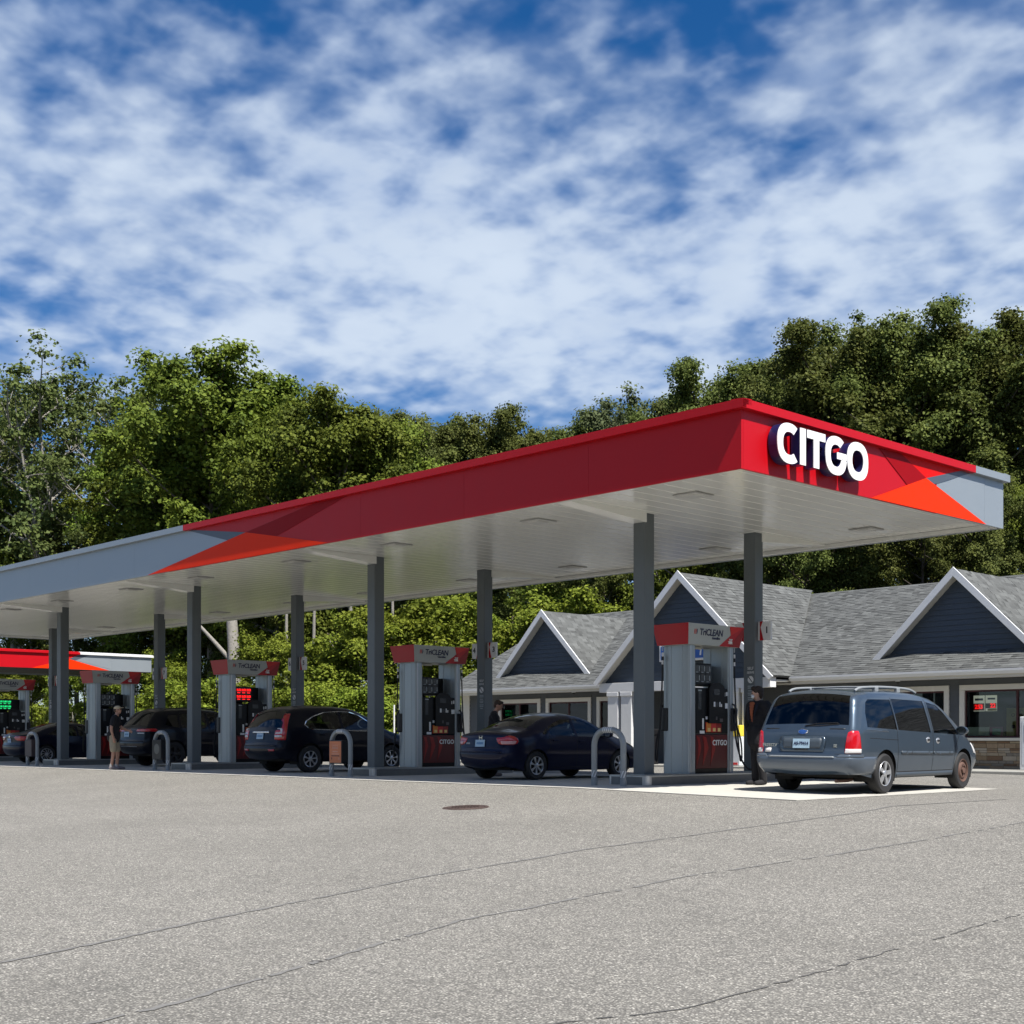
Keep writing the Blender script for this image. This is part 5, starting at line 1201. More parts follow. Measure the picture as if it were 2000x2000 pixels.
sed.seamline([(2.14,.26),(2.15,.96),(2.09,1.37)]); sed.seamline([(3.2,.26),(3.24,.94)]); sed.handle(1.5,.88,'sedan_navy'); sed.handle(2.35,.86,'sedan_navy'); sed.mirror(3.05,1.0,'sedan_navy'); sed.wheels('many')
for q in (1, -1): sed.wrap('tail_light', [.81,.83,.87,.92,.96,.975], 'tail_red', [.004,.012,.014,.014,.012,.004], [.12,.18,.26,.34,.38,.36], [.60,.52,.44,.38,.40,.44], side=q)
sed.plate(.82,.30,''); sed.rear('bumper_lip', [(-.8,.64),(.8,.64),(.8,.66),(-.8,.66)], 'sedan_navy', .03, solid=.03)
m = MB(); p = Vector(sed.rpt(0,.95,.012)); m.lathe([(0,-.006),(.05,-.004),(.055,.006)], (0,0,0), 'y', 20); o = m.build('badge','chrome',sed.t); o.location = p; o.scale = (1.3,1,.8)
sed.t.location = (-33.9, 3.35-.95, zi(-34)+.012)
# ================================================================== people
pm('skin', (.42,.23,.16), .55, var=.08, scale=8); pm('skin_pale', (.50,.30,.22), .55, var=.08, scale=8)
pm('cloth_black', (.010,.010,.013), .9, var=.3, scale=12, bump=.004, bscale=25); pm('cloth_navy', (.012,.014,.024), .9, var=.3, scale=12, bump=.004, bscale=25)
pm('khaki', (.34,.29,.21), .9, var=.15, scale=12, bump=.004, bscale=25); pm('denim', (.02,.026,.045), .9, var=.25, scale=14, bump=.003, bscale=40); pm('rust_knit', (.26,.075,.035), .9, var=.2, scale=20)
pm('hair_brown', (.045,.025,.014), .7, var=.4, scale=30, bump=.006, bscale=60); pm('hair_dark', (.025,.015,.010), .7, var=.4, scale=30, bump=.006, bscale=60)
pm('cap_cream', (.52,.42,.28), .85, var=.08); pm('mask_white', (.66,.70,.72), .8, var=.05); pm('shoe_gray', (.16,.14,.15), .8, var=.3, scale=20); pm('sock', (.5,.48,.46), .9); pm('eye', (.015,.012,.01), .2)
def ell(m, c, r, n=14):
    prof = [(math.sin(math.pi*k/n), -math.cos(math.pi*k/n)) for k in range(n+1)]; k0 = len(m.v); m.lathe(prof, (0,0,0), 'z', 16)
    for i in range(k0, len(m.v)): v = m.v[i]; m.v[i] = (c[0]+v[0]*r[0], c[1]+v[1]*r[1], c[2]+v[2]*r[2])
def limb(m, P, rs, n=12):
    m.tube(smooth_path(P, 4), list(np.interp(np.linspace(0, len(P)-1, 4*(len(P)-1)+1), range(len(P)), rs)), n)
    for p, r_ in zip(P, rs): ell(m, p, (r_,)*3, 8)
def fuse(m, name, mat, par, vox=.013, it=3):
    o = m.build(name, mat, par, smooth=False, fix=True); md = o.modifiers.new('remesh', 'REMESH'); md.mode = 'VOXEL'; md.voxel_size = vox; md.use_smooth_shade = True
    md = o.modifiers.new('smooth', 'SMOOTH'); md.iterations = it; md.factor = .5; return o
def head(m, M):
    def e(c, r): 
        k = len(m.v); ell(m, c, r)
        for i in range(k, len(m.v)): m.v[i] = tuple(M @ Vector(m.v[i]))
    e((0,-.005,.125), (.074,.094,.105)); e((0,.028,.065), (.056,.066,.066)); e((0,.060,.030), (.030,.030,.024))
    e((0,.094,.095), (.012,.020,.020)); e((0,.086,.115), (.010,.014,.030)); e((0,.083,.058), (.022,.010,.007)); e((0,.080,.044), (.020,.010,.008)); e((0,.072,.140), (.055,.022,.012))
    for s in (1,-1): e((s*.076,-.005,.100), (.010,.020,.032))
def hand(m, w_, d, side, curl=.5):
    """palm and five fingers from the wrist along d"""
    w_ = Vector(w_); d = Vector(d).normalized(); a = Vector((0,1,0)) if abs(d.y) < .8 else Vector((0,0,1)); a = (a-d*a.dot(d)).normalized(); b_ = d.cross(a)*side
    limb(m, [w_, w_+d*.05, w_+d*.09], [.026,.034,.034])
    for k, L_ in enumerate((.068,.078,.072,.056)):
        p0 = w_+d*.085+a*(.030-.020*k); p1 = p0+d*L_*.55-b_*curl*.01; p2 = p1+(d*(1-curl*.6)-b_*curl).normalized()*L_*.5; limb(m, [p0, p1, p2], [.010,.009,.008], 6)
    p0 = w_+d*.03+a*.032; p1 = p0+(d+a*.9-b_*.4).normalized()*.045; p2 = p1+(d*1.2-b_*.3).normalized()*.03; limb(m, [p0, p1, p2], [.013,.011,.009], 6)
def person(label, loc, rz, sc_, P):
    t = thing('person', label, 'person', loc, rz); t.scale = (sc_,)*3
    g = dict(pel=(0,0,.95), chest=(0,.0,1.33), neck=(0,.01,1.50), hd=(0,.03,1.535), hipL=(-.09,0,.91), hipR=(.09,0,.91), knL=(-.10,.03,.50), knR=(.10,.03,.50), anL=(-.10,-.02,.09), anR=(.10,-.02,.09),
        shL=(-.185,0,1.42), shR=(.185,0,1.42), elL=(-.25,-.03,1.14), elR=(.25,-.03,1.14), wrL=(-.25,.06,.90), wrR=(.25,.06,.90), look=(0,0,0)); g.update(P.get('joints', {}))
    V = {k: Vector(v) for k, v in g.items()}
    M = Matrix.Translation(V['hd']) @ Matrix.Rotation(R(g['look'][2]), 4, 'Z') @ Matrix.Rotation(R(g['look'][0]), 4, 'X')
    m = MB(); head(m, M); limb(m, [V['chest']+Vector((0,0,.12)), V['neck'], M @ Vector((0,0,.06))], [.075,.056,.054])
    for s in 'LR':
        limb(m, [V['sh'+s], V['el'+s], V['wr'+s]], [.055,.043,.028]); hand(m, V['wr'+s], V['wr'+s]-V['el'+s], 1 if s == 'R' else -1, P.get('curl', .6))
        limb(m, [V['hip'+s], V['kn'+s], V['an'+s]], [.085,.057,.040]); limb(m, [V['an'+s], V['an'+s]+Vector((0,.10,-.05)), V['an'+s]+Vector((0,.17,-.06))], [.04,.036,.028])
    for a, b_, r_ in ((0,.35,.135),(.35,.7,.125),(.7,1,.14)):
        c = V['pel'].lerp(V['chest'], (a+b_)/2); ell(m, c, (r_,.10,.13))
    fuse(m, 'body', P.get('skin', 'skin'), t)
    for s in (1,-1):
        m = MB(); ell(m, (0,0,0), (.011,.008,.009), 8); o = m.build('eye', 'eye', t); o.matrix_local = M @ Matrix.Translation((s*.031,.087,.118))
    # clothes: looser shells round the same joints
    m = MB(); q = P['top']; inf = q.get('inf', .02)
    for a, r_ in ((0,.155),(.25,.145),(.5,.145),(.75,.155),(1,.165)): c = V['pel'].lerp(V['chest'], a); ell(m, c, (r_+inf,.112+inf,.13))
    limb(m, [V['shL']+Vector((.03,0,.0)), V['chest']+Vector((0,0,.10)), V['shR']+Vector((-.03,0,.0))], [.07+inf*.5,.085+inf*.4,.07+inf*.5])
    if q.get('hem'): c = V['pel']; limb(m, [c, c+Vector((0,0,-q['hem']))], [.165+inf,.16+inf])
    for s in 'LR':
        e2 = V['sh'+s].lerp(V['el'+s], q['sleeve']) if q['sleeve'] <= 1 else V['el'+s]
        if q['sleeve'] <= 1: limb(m, [V['sh'+s], e2], [.066+inf*.6,.056+inf*.6])
        else: limb(m, [V['sh'+s], V['el'+s], V['el'+s].lerp(V['wr'+s], .95)], [.068+inf*.6,.058+inf*.6,.042+inf*.4])
    fuse(m, q['name'], q['mat'], t)
    m = MB(); q = P['legs']
    ell(m, V['pel']+Vector((0,0,-.03)), (.165,.125,.13))
    for s in 'LR':
        if q['to'] <= 1: limb(m, [V['hip'+s], V['hip'+s].lerp(V['kn'+s], q['to'])], [.105,.095])
        else: limb(m, [V['hip'+s], V['kn'+s], V['an'+s]+Vector((0,0,.0))], [.105,.078,.068])
    fuse(m, q['name'], q['mat'], t)
    for s in 'LR':
        m = MB(); a = V['an'+s]; limb(m, [a+Vector((0,-.02,-.035)), a+Vector((0,.08,-.045)), a+Vector((0,.19,-.055))], [.054,.053,.046])
        for i in range(len(m.v)): v = m.v[i]; m.v[i] = (v[0], v[1], max(v[2], .004))
        fuse(m, 'shoe', P['shoe'], t, .012)
        if P.get('sock'): m = MB(); limb(m, [a+Vector((0,0,-.02)), a+Vector((0,0,.05))], [.046,.046]); fuse(m, 'sock', 'sock', t, .012)
    return t, M, V
def on_head(t, M, name, mat, parts, vox=.010):
    m = MB()
    for c, r_ in parts: ell(m, c, r_)
    for i in range(len(m.v)): m.v[i] = tuple(M @ Vector(m.v[i]))
    return fuse(m, name, mat, t, vox, 2)
# man in a cap by the sport utility
p = at(222, 38.2); t, M, V = person('man in a cream cap, dark tee and khaki shorts standing behind the black sport utility', (p[0], p[1], zi(p[0])+.014), R(-42), 1.045,
    dict(joints=dict(look=(4,0,-4), chest=(0,.05,1.33), neck=(0,.09,1.50), hd=(0,.115,1.53), shL=(-.185,.04,1.41), shR=(.185,.05,1.41), elR=(.24,.0,1.14), wrR=(.21,.05,.88), elL=(-.20,.16,1.16), wrL=(-.14,.36,1.08), knR=(.09,.02,.5), anR=(.09,-.04,.09), knL=(-.09,.08,.5), anL=(-.09,.06,.09)),
    top=dict(name='tee_shirt', mat='cloth_black', sleeve=.62, hem=.06), legs=dict(name='shorts', mat='khaki', to=.86), shoe='shoe_gray', sock=True))
on_head(t, M, 'hair', 'hair_brown', [((0,-.03,.115),(.080,.080,.075))]); on_head(t, M, 'cap', 'cap_cream', [((0,-.004,.165),(.084,.103,.068))]); on_head(t, M, 'cap_brim', 'cap_cream', [((0,.125,.165),(.065,.065,.010))])
on_head(t, M, 'sunglasses', 'eye', [((.031,.092,.118),(.026,.010,.015)),((-.031,.092,.118),(.026,.010,.015)),((.072,.04,.118),(.008,.05,.007)),((-.072,.04,.118),(.008,.05,.007))])
# man behind the sedan
p = at(962, 31.6); t, M, V = person('man with short brown hair and dark shirt looking down behind the blue sedan', (p[0], p[1], zi(p[0])+.014), R(-48), 1.03,
    dict(joints=dict(look=(-16,0,-6), chest=(0,.04,1.33), neck=(0,.08,1.50), hd=(0,.105,1.53), shL=(-.185,.03,1.42), shR=(.185,.05,1.42), elR=(.22,.16,1.16), wrR=(.12,.36,1.12), elL=(-.22,.14,1.16), wrL=(-.10,.34,1.10)),
    top=dict(name='shirt', mat='cloth_black', sleeve=.6, hem=.05), legs=dict(name='trousers', mat='denim', to=2), shoe='shoe_gray'))
on_head(t, M, 'hair', 'hair_brown', [((0,-.016,.150),(.083,.100,.088)),((0,-.055,.10),(.074,.052,.07)),((0,.05,.195),(.060,.05,.034))])
# masked person by the minivan
p = at(1482, 26.3); t, M, V = person('person in a black coat and white face mask standing beside the minivan', (p[0], p[1], zi(p[0])+.014), R(172), 1.10,
    dict(joints=dict(look=(-6,0,-44), elR=(.30,-.06,1.16), wrR=(.20,.04,.98), elL=(-.30,-.03,1.16), wrL=(-.20,.06,.98), knL=(-.08,.04,.5), knR=(.09,.0,.5)),
    top=dict(name='coat', mat='cloth_black', sleeve=2, hem=.14, inf=.05), legs=dict(name='trousers', mat='cloth_black', to=2), shoe='cloth_black', skin='skin_pale'))
on_head(t, M, 'hair', 'hair_dark', [((0,-.024,.155),(.090,.104,.092)),((0,-.06,.09),(.076,.05,.09)),((.03,.05,.215),(.05,.05,.035)),((-.035,.045,.212),(.05,.05,.03)),((0,.07,.20),(.04,.03,.03))])
on_head(t, M, 'face_mask', 'mask_white', [((0,.072,.062),(.056,.040,.044)),((0,.096,.085),(.024,.018,.018))])
m = MB()
for k in range(7):
    f = k/6; ell(m, (0, .165+.02*math.sin(f*3), 1.16+.30*f), (.015+.055*f, .022, .035))
fuse(m, 'knit_scarf', 'rust_knit', t, .012)
for s in (1,-1):
    m = MB(); m.prism([(s*.03,.20,1.10),(s*.11,.175,1.34),(s*.10,.10,1.47),(s*.06,.14,1.45),(s*.075,.19,1.32)], (s*.02,.012,0)); m.build('lapel', 'cloth_navy', t, bevel=.006)
# ================================================================== trees
def leafmat(name, col, yel, rough=.7):
    m, t, o = newmat(name); a = nd(t, 'ShaderNodeAttribute', attribute_name='tone'); mx_ = nd(t, 'ShaderNodeMix', data_type='RGBA')
    mx_.inputs[6].default_value = tuple(c*.62 for c in col)+(1,); mx_.inputs[7].default_value = tuple(yel)+(1,); t.links.new(a.outputs['Fac'], mx_.inputs[0])
    oi = nd(t, 'ShaderNodeObjectInfo'); mr = nd(t, 'ShaderNodeMapRange'); mr.inputs[3].default_value = .82; mr.inputs[4].default_value = 1.2; t.links.new(oi.outputs['Random'], mr.inputs[0])
    hv = nd(t, 'ShaderNodeHueSaturation'); t.links.new(mr.outputs[0], hv.inputs['Value']); t.links.new(mx_.outputs[2], hv.inputs['Color'])
    mh = nd(t, 'ShaderNodeMapRange'); mh.inputs[3].default_value = .485; mh.inputs[4].default_value = .512; t.links.new(oi.outputs['Random'], mh.inputs[0]); t.links.new(mh.outputs[0], hv.inputs['Hue'])
    b = nd(t, 'ShaderNodeBsdfPrincipled'); b.inputs['Roughness'].default_value = rough; b.inputs['Specular IOR Level'].default_value = .15; t.links.new(hv.outputs[0], b.inputs['Base Color'])
    tr = nd(t, 'ShaderNodeBsdfTranslucent'); t.links.new(hv.outputs[0], tr.inputs[0]); ms = nd(t, 'ShaderNodeMixShader'); ms.inputs[0].default_value = .33
    t.links.new(b.outputs[0], ms.inputs[1]); t.links.new(tr.outputs[0], ms.inputs[2]); t.links.new(ms.outputs[0], o.inputs[0])
leafmat('leaf_maple', (.10,.155,.026), (.20,.25,.036)); leafmat('leaf_oak', (.095,.130,.034), (.175,.20,.050)); leafmat('leaf_ash', (.09,.135,.042), (.16,.19,.055)); leafmat('leaf_young', (.14,.20,.022), (.26,.31,.040)); leafmat('leaf_pale', (.12,.165,.07), (.19,.23,.11))
pm('bark', (.16,.135,.11), .9, var=.35, scale=4, bump=.03, bscale=14); pm('bark_pale', (.23,.215,.19), .9, var=.45, scale=7, bump=.03, bscale=18); pm('bark_dark', (.065,.052,.042), .9, var=.35, scale=4, bump=.03, bscale=14)
nrs = np.random.RandomState(11)
def leaves(centers, radii, per, size, rs, flat=.7, upb=.75):
    """many small folded leaf faces in loose clumps; returns verts, faces, tone"""
    V = []; T = []
    for c, r_ in zip(centers, radii):
        n = max(6, int(per*(r_**2)*rs.uniform(.6, 1.3))); d = rs.normal(size=(n, 3)); d /= np.linalg.norm(d, axis=1)[:, None]; rr = np.minimum(np.abs(rs.normal(0, .50, n))+.12, rs.uniform(.85, 1.12, n))
        p = np.asarray(c)+d*rr[:, None]*r_*np.array([1.1, 1.1, flat])-np.array([0, 0, 1])*(rr[:, None]**2)*r_*.18
        nn = d*np.array([.7,.7,.5])+np.array([.15,-.1,upb])+rs.normal(size=(n, 3))*.5; nn /= np.linalg.norm(nn, axis=1)[:, None]
        a = rs.normal(size=(n, 3)); a -= nn*(a*nn).sum(1)[:, None]; a /= np.linalg.norm(a, axis=1)[:, None]+1e-9; b_ = np.cross(nn, a)
        L_ = size*rs.uniform(.6, 1.4, n)[:, None]; w_ = L_*rs.uniform(.34,.50, n)[:, None]; dr = nn*L_*.22
        V.append(np.stack([p-a*L_*.5-dr, p+b_*w_, p+a*L_*.5-dr, p-b_*w_], 1)); ct = rs.normal(.0,.13); T.append(np.clip(.45+ct+rs.normal(0,.20, n), 0, 1))
    V = np.concatenate(V).reshape(-1, 3); T = np.concatenate(T); n = len(T)
    return V, n, T
def quads_mesh(name, V, n, tone, mat):
    me = bpy.data.meshes.new(name); me.vertices.add(len(V)); me.vertices.foreach_set('co', V.astype(np.float32).ravel())
    me.loops.add(4*n); me.loops.foreach_set('vertex_index', np.arange(4*n, dtype=np.int32)); me.polygons.add(n); me.polygons.foreach_set('loop_start', np.arange(0, 4*n, 4, dtype=np.int32)); me.polygons.foreach_set('loop_total', np.full(n, 4, dtype=np.int32))
    me.update(); me.materials.append(MATS[mat]); a = me.attributes.new('tone', 'FLOAT', 'FACE'); a.data.foreach_set('value', tone.astype(np.float32)); return me
def tree_proto(seed, H, Rc, z0, leaf, bark, size, per, nlimb, sparse=False, trunk_r=.3, clump=.95, lobes=True, lean=0., n_in=0, multi=1):
    rs = np.random.RandomState(seed); tk = MB(); C = []; RA = []
    def stem(P, r0, r1, n=7): tk.tube(P, list(np.linspace(r0, r1, len(P))), n, False)
    for st_ in range(multi):
        ang = rs.uniform(0, 6.28); ox, oy = (np.cos(ang)*.5*st_, np.sin(ang)*.5*st_); sp_ = .10*st_*H
        P = [Vector((ox, oy, -.4))]; k = 7
        for i in range(1, k+1):
            f = i/k; P.append(Vector((ox+lean*H*f*f+np.cos(ang)*sp_*f+rs.normal(0,.10)*f, oy+np.sin(ang)*sp_*f+rs.normal(0,.10)*f, H*(.86-.06*st_)*f)))
        stem(smooth_path(P, 2), trunk_r*(1-.25*st_), trunk_r*.12, 9)
        nl = nlimb//multi
        for q in range(nl):
            f = (q+.5)/nl; h = z0+(H*.84-z0)*f**.85; h = min(h, H*.84); base = P[0]; fi = min(k-1, max(0, int(h/(H*.86)*k))); 
            a0 = P[fi].lerp(P[fi+1], (h/(H*.86)*k)-fi)
            az = q*2.399+rs.uniform(-.4,.4); prof = math.sin(math.pi*min(1, max(.02, (h-z0+1.6)/(H-z0+1.6)))**.80)
            Lr = Rc*(.50+.55*prof)*rs.uniform(.72, 1.12); up = .30+.75*f+rs.uniform(-.1,.15)
            d = Vector((math.cos(az), math.sin(az), up)).normalized(); tip = a0+d*Lr; tip.z = min(tip.z, H*.985); mid = a0.lerp(tip, .5)+Vector((rs.normal(0,.25), rs.normal(0,.25), -.12*Lr*.5))
            br = trunk_r*(.42-.22*f)*rs.uniform(.8, 1.2); pth = smooth_path([a0, mid, tip], 4); stem(pth, br, .018, 6)
            ns = 5 if not sparse else 6
            for j in range(ns):
                t_ = .38+.62*(j+rs.uniform(0,.6))/ns; b0 = pth[min(len(pth)-1, int(t_*(len(pth)-1)))]
                dd = (d*.55+Vector(rs.normal(0, 1, 3))*.62+Vector((0,0,.30))).normalized(); ln = Lr*rs.uniform(.24,.46); e = b0+dd*ln
                stem([b0, b0.lerp(e, .55)+Vector((0,0,.06)), e], br*.36, .010, 5)
                for u_ in ((1.,) if sparse else (.55, 1.)):
                    C.append(tuple(b0.lerp(e, u_))); RA.append(clump*rs.uniform(.62, 1.18))
            C.append(tuple(tip)); RA.append(clump*rs.uniform(.8, 1.25))
        C.append(tuple(P[-1])); RA.append(clump)
        C.append(tuple(P[-1]+Vector((rs.normal(0,.5), rs.normal(0,.5), H*.07)))); RA.append(clump*.9); tk.tube([P[-1], C[-1]], [trunk_r*.1,.01], 5, False)
    V, n, T = leaves(C, RA, per, size, rs)
    bm_ = bpy.data.meshes.new('trunk'); bm_.from_pydata([tuple(v) for v in tk.v], [], tk.f); bm_.polygons.foreach_set('use_smooth', np.ones(len(bm_.polygons), bool)); bm_.materials.append(MATS[bark])
    return bm_, quads_mesh('crown', V, n, T, leaf)
PROTO = {
    'maple': tree_proto(1, 22, 5.6, 5.0, 'leaf_maple', 'bark', .215, 215, 24, clump=1.2),
    'maple2': tree_proto(2, 20, 5.0, 4.0, 'leaf_maple', 'bark_pale', .215, 215, 22, clump=1.15),
    'oak': tree_proto(3, 22, 5.0, 6.0, 'leaf_oak', 'bark_dark', .18, 290, 24, clump=1.08),
    'oak2': tree_proto(4, 22, 4.4, 4.0, 'leaf_oak', 'bark', .18, 290, 24, clump=1.05),
    'oak3': tree_proto(9, 23, 5.4, 7.5, 'leaf_oak', 'bark_dark', .18, 280, 24, clump=1.1),
    'ash': tree_proto(5, 24, 5.8, 7.0, 'leaf_ash', 'bark_pale', .225, 88, 24, sparse=True, clump=1.0, multi=2, lean=-.06, trunk_r=.30),
    'ash2': tree_proto(6, 23, 5.0, 8.0, 'leaf_ash', 'bark_pale', .225, 98, 22, sparse=True, clump=.95, lean=.08, trunk_r=.28),
    'pale': tree_proto(7, 22, 4.6, 7.0, 'leaf_pale', 'bark', .22, 140, 20, clump=1.0),
    'young': tree_proto(8, 7.5, 2.6, .7, 'leaf_young', 'bark_pale', .16, 210, 16, clump=.66, trunk_r=.07),
    'shrub': tree_proto(10, 3.2, 1.7, .3, 'leaf_young', 'bark', .12, 330, 12, clump=.5, trunk_r=.04, multi=2),
}
PH = dict(maple=22, maple2=20, oak=22, oak2=22, oak3=23, ash=24, ash2=23, pale=22, young=7.5, shrub=3.2)
def plant(kind, x, y, h, wd=1., rz=None, label='', group=None, name='tree', cat='tree'):
    s = h/PH[kind]; z = terrain_z(x, y)
    t = thing(name, label, cat, (x, y, z), rng.uniform(0, 6.28) if rz is None else rz, group); t.scale = (s*wd, s*wd, s)
    for nm, me in zip(('trunk', 'crown'), PROTO[kind]):
        o = bpy.data.objects.new(nm, me); COL.objects.link(o); o.parent = t
    return t
def pt(kind, u, d, vtop, wd=1., **kw):
    while True:
        x, y, _ = at(u, d)
        if x < -46 and y < (34 if kind not in ('young', 'shrub') else 29 if x < -56 else 0): d += 2
        else: break
    z = terrain_z(x, y); h = (CAM[2]+(1441-vtop)/2596*d-z)*(.955 if kind.startswith(('maple', 'ash')) else .985); return plant(kind, x, y, h, wd, **kw)
L_ash = 'tall thin leaved tree with pale leaning limbs beyond the far canopy'; G1 = 'trees beyond the far canopy'
pt('ash', 120, 97, 640, 1.05, label='tall airy tree with a forked pale trunk rising above the gray canopy end', rz=.6)
pt('ash2', 25, 96, 672, 1.1, label=L_ash, group=G1, rz=2.0); pt('ash2', 215, 100, 668, 1.0, label=L_ash, group=G1); [pt(k, u, 104, 700, 1.1, label=L_ash, group=G1) for k, u in (('ash2', -60), ('ash', -170), ('ash2', -280), ('ash', -390))]
pt('maple', 415, 84, 652, 1.12, label='tallest round crowned maple rising behind the gray part of the canopy', rz=1.0)
L_m = 'bushy green maple in the wood behind the red canopy fascia'; G2 = 'maples behind the canopy'
for u, d, v, w_, k in ((540,86,742,.8,'maple2'),(665,84,735,1.0,'maple'),(330,92,760,1.0,'maple2'),(735,92,800,.9,'maple2'),(480,98,700,1.,'maple2'),(600,100,770,1.,'maple2'),(780,96,765,.75,'oak2'),(262,98,820,.8,'maple2')):
    pt(k, u, d, v, w_, label=L_m, group=G2)
L_o = 'distant oak low above the red canopy edge'; G3 = 'distant oaks above the canopy edge'
for u, d, v, k in ((825,104,782,'oak'),(880,108,800,'oak2'),(935,104,803,'oak3'),(985,110,815,'pale'),(1035,106,806,'oak'),(1095,104,795,'oak2'),(1145,110,815,'oak3')):
    pt(k, u, d, v, .95, label=L_o, group=G3)
pt('pale', 1250, 100, 744, .95, label='pale hazy tree standing alone above the red canopy edge'); pt('pale', 1195, 106, 775, .8, label='smaller pale tree left of the lone pale tree')
L_r = 'tall oak on the wooded slope behind the store'; G4 = 'oaks behind the store'
for u, d, v, w_, k in ((1345,84,735,.9,'oak2'),(1410,80,682,.9,'oak'),(1480,84,712,.9,'oak3'),(1545,76,690,.9,'oak2'),(1630,72,612,1.0,'oak'),(1700,78,640,.95,'oak3'),(1765,72,608,1.0,'oak3'),(1860,74,598,1.1,'oak'),(1950,70,625,1.0,'oak2'),(2020,72,600,1.0,'oak3'),
    (1440,96,740,1.,'oak'),(1590,92,700,1.,'oak3'),(1740,92,650,1.,'oak2'),(1900,92,640,1.,'oak'),(2070,80,600,1.,'oak'),(2150,76,610,1.,'oak2'),(2250,80,620,1.,'oak3'),(2360,78,640,1.,'oak'),(2480,80,640,1.,'oak2'),(2600,80,660,1.,'oak3'),(2200,92,600,1.,'oak'),(1300,92,800,.9,'oak3')):
    pt(k, u, d, v, w_, label=L_r, group=G4)
# lower storey
L_u = 'leafy lower tree of the dark wood behind the store roof'; G5 = 'understorey trees behind the store'
for u, d, v, k in ((1180,70,1010,'oak2'),(1320,68,960,'maple2'),(1460,66,930,'oak2'),(1570,64,900,'oak3'),(1680,64,920,'oak2'),(1800,62,900,'oak'),(1920,62,880,'oak2'),(1990,64,900,'maple2'),(1090,74,1030,'maple2'),(1000,78,1010,'oak2'),(900,80,990,'maple2'),(820,82,980,'oak2')):
    pt(k, u, d, v, .85, label=L_u, group=G5)
L_l = 'leafy lower tree of the wood seen past the pump columns'; G6 = 'understorey trees past the pumps'
for u, d, v, k in ((40,100,900,'maple2'),(150,102,950,'oak2'),(60,104,1080,'maple2'),(-20,102,1040,'oak2'),(300,97,1000,'maple2'),(370,94,980,'oak2'),(520,92,960,'maple2'),(620,90,980,'oak2'),(700,88,1000,'maple2'),(200,98,1060,'oak2'),(450,98,1010,'oak3'),(570,96,1000,'oak3'),(770,90,980,'oak3')):
    pt(k, u, d, v, .85, label=L_l, group=G6)
# sunlit edge: young trees and shrubs beyond the lot
L_y = 'bright young tree at the sunny edge of the wood'; G7 = 'young trees along the wood edge'
for u, d, v, w_ in ((640,66,1245,1.2),(700,64,1210,1.2),(760,66,1180,1.2),(830,68,1190,1.2),(880,70,1160,1.1),(585,70,1250,1.1),(520,74,1240,.9),(350,80,1290,1.),(205,100,1290,1.1),(60,100,1300,1.1),(140,102,1300,1.),(1110,66,1160,1.2),(1050,68,1190,1.),(960,72,1200,1.1),(318,86,1270,.9),(0,98,1300,1.)):
    pt('young', u, d, v, w_, label=L_y, group=G7)
L_s = 'low bright green shrub at the edge of the lot'; G8 = 'shrubs along the lot edge'
for u, d, v in ((620,62,1330),(665,60,1345),(720,59,1350),(770,61,1365),(820,60,1375),(870,63,1350),(560,66,1350),(500,68,1340),(440,72,1330),(400,74,1340),(330,76,1330),(300,82,1350),(225,98,1365),(110,98,1370),(40,98,1360),(845,58,1385)):
    pt('shrub', u, d, v, 1.15, label=L_s, group=G8, name='shrub', cat='shrub')
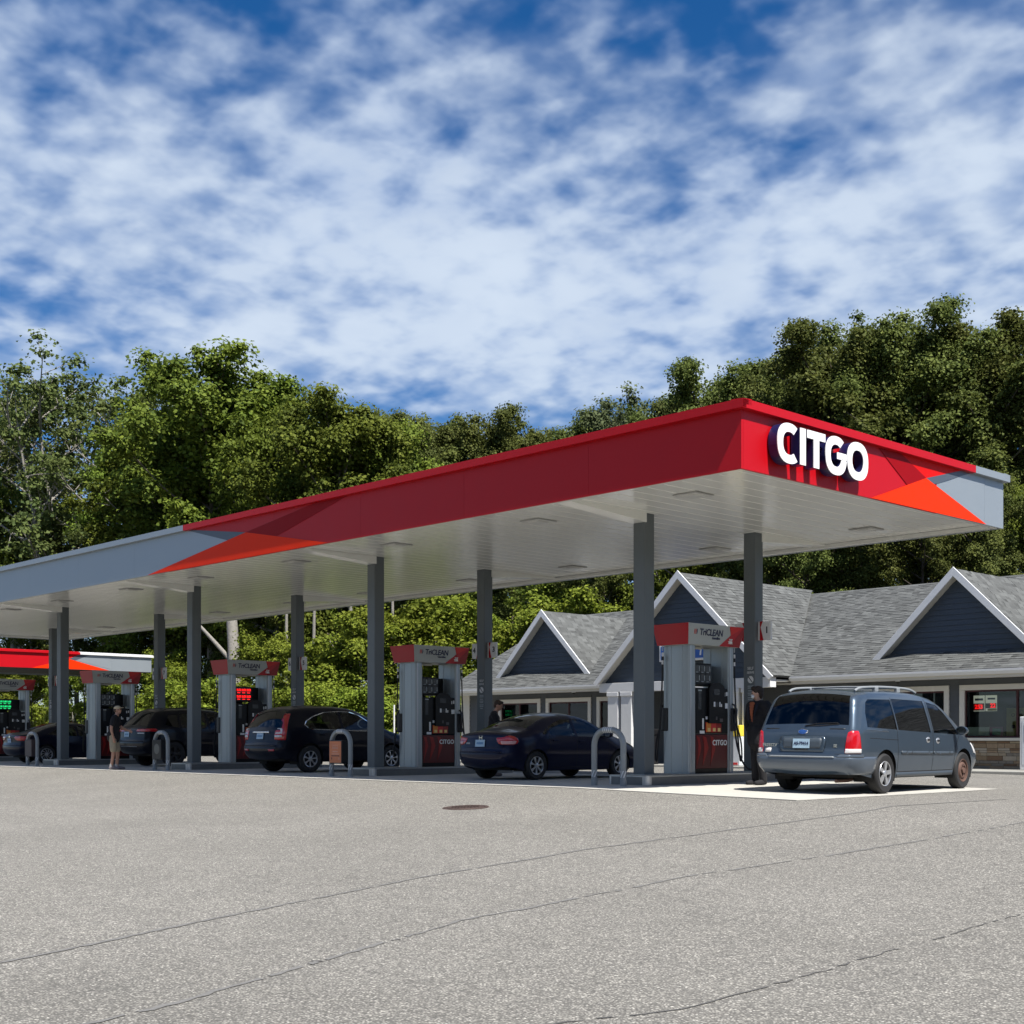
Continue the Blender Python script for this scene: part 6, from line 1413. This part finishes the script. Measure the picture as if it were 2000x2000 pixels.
# the thick pale trunk that shows under the canopy
x, y, _ = at(455, 79); t = thing('tree', 'thick pale bare lower trunk with a long side limb seen past the third dispenser', 'tree', (x, y, terrain_z(x, y)))
m = MB(); m.tube(smooth_path([(0.55,-.2,-.3),(.45,-.15,2.5),(.1,0,6.0),(-.5,.1,9.5),(-.9,.1,13)], 5), list(np.linspace(.46,.24, 21)), 12); m.build('trunk', 'bark_pale', t, smooth=60)
m = MB(); m.tube(smooth_path([(.05,0,5.4),(-.9,-.6,6.6),(-2.0,-1.4,8.0),(-3.0,-2.0,9.0)], 4), list(np.linspace(.16,.05, 13)), 8); m.build('limb', 'bark_pale', t, smooth=60)
L_b = 'slender pale trunk standing in front of the dark wood'; G9 = 'slender pale trunks at the wood edge'
for u, d, h in ((686,70,14),(560,74,9),(612,76,10),(1128,74,15),(850,72,12),(770,76,10),(935,80,14)):
    x, y, _ = at(u, d); t = thing('tree', L_b, 'tree', (x, y, terrain_z(x, y)), group=G9); b0 = rng.uniform(-.3,.3)
    m = MB(); m.tube(smooth_path([(0,0,-.2),(b0*.3,0,h*.4),(b0,.1,h)], 4), list(np.linspace(.15,.07, 9)), 8); m.build('trunk', 'bark_pale', t, smooth=60)
# wood across the road, behind and right of the camera (it shows in the glass and paint)
L_k = 'tall tree of the wood across the road'; G10 = 'trees across the road'
for k in range(26):
    a = R(-62+k*8.2); d = rng.uniform(52, 62); x, y = CAM[0]+d*math.sin(a)+8, CAM[1]-d*math.cos(a)*.8-4
    plant(rng.choice(('oak','oak2','oak3','maple','maple2')), x, y, rng.uniform(17, 22), 1.25, label=L_k, group=G10)
# twin marker posts and tall grass strip beyond the lot
t = thing('marker_posts', 'pair of thin white posts in the tall grass beyond the lot', 'posts', (*at(775, 57)[:2], -.1))
for dx in (-.18, .20): m = MB(); m.tube([(dx,0,0),(dx,0,2.5+dx*.6)], .035, 8); m.build('post', 'white_trim', t, smooth=True)
MB().box(-.22,.24,-.012,.012,.5,.56).build('rail', 'white_trim', t)
rs = np.random.RandomState(4); n = 14000; gx = rs.uniform(-58,-27, n); gy = 18.6+rs.beta(1.2,1.6, n)*7.5; gh = rs.uniform(.35, 1.15, n); an = rs.uniform(0, 6.28, n); wv = .018+rs.uniform(0,.02, n); bx_, by_ = rs.normal(0,.18, n), rs.normal(0,.18, n)
gz = np.array([terrain_z(a, b_) for a, b_ in zip(gx, gy)]); ca, sa = np.cos(an)*wv, np.sin(an)*wv
V = np.stack([np.stack([gx-ca, gy-sa, gz], 1), np.stack([gx+ca, gy+sa, gz], 1), np.stack([gx+bx_+ca*.2, gy+by_+sa*.2, gz+gh], 1), np.stack([gx+bx_-ca*.2, gy+by_-sa*.2, gz+gh], 1)], 1).reshape(-1, 3)
me = quads_mesh('tall_grass', V, n, rs.uniform(0, 1, n), 'grass'); tag(mobj('tall_grass', me, 'grass'), 'tall pale grass at the edge of the wood', 'grass', kind='stuff')
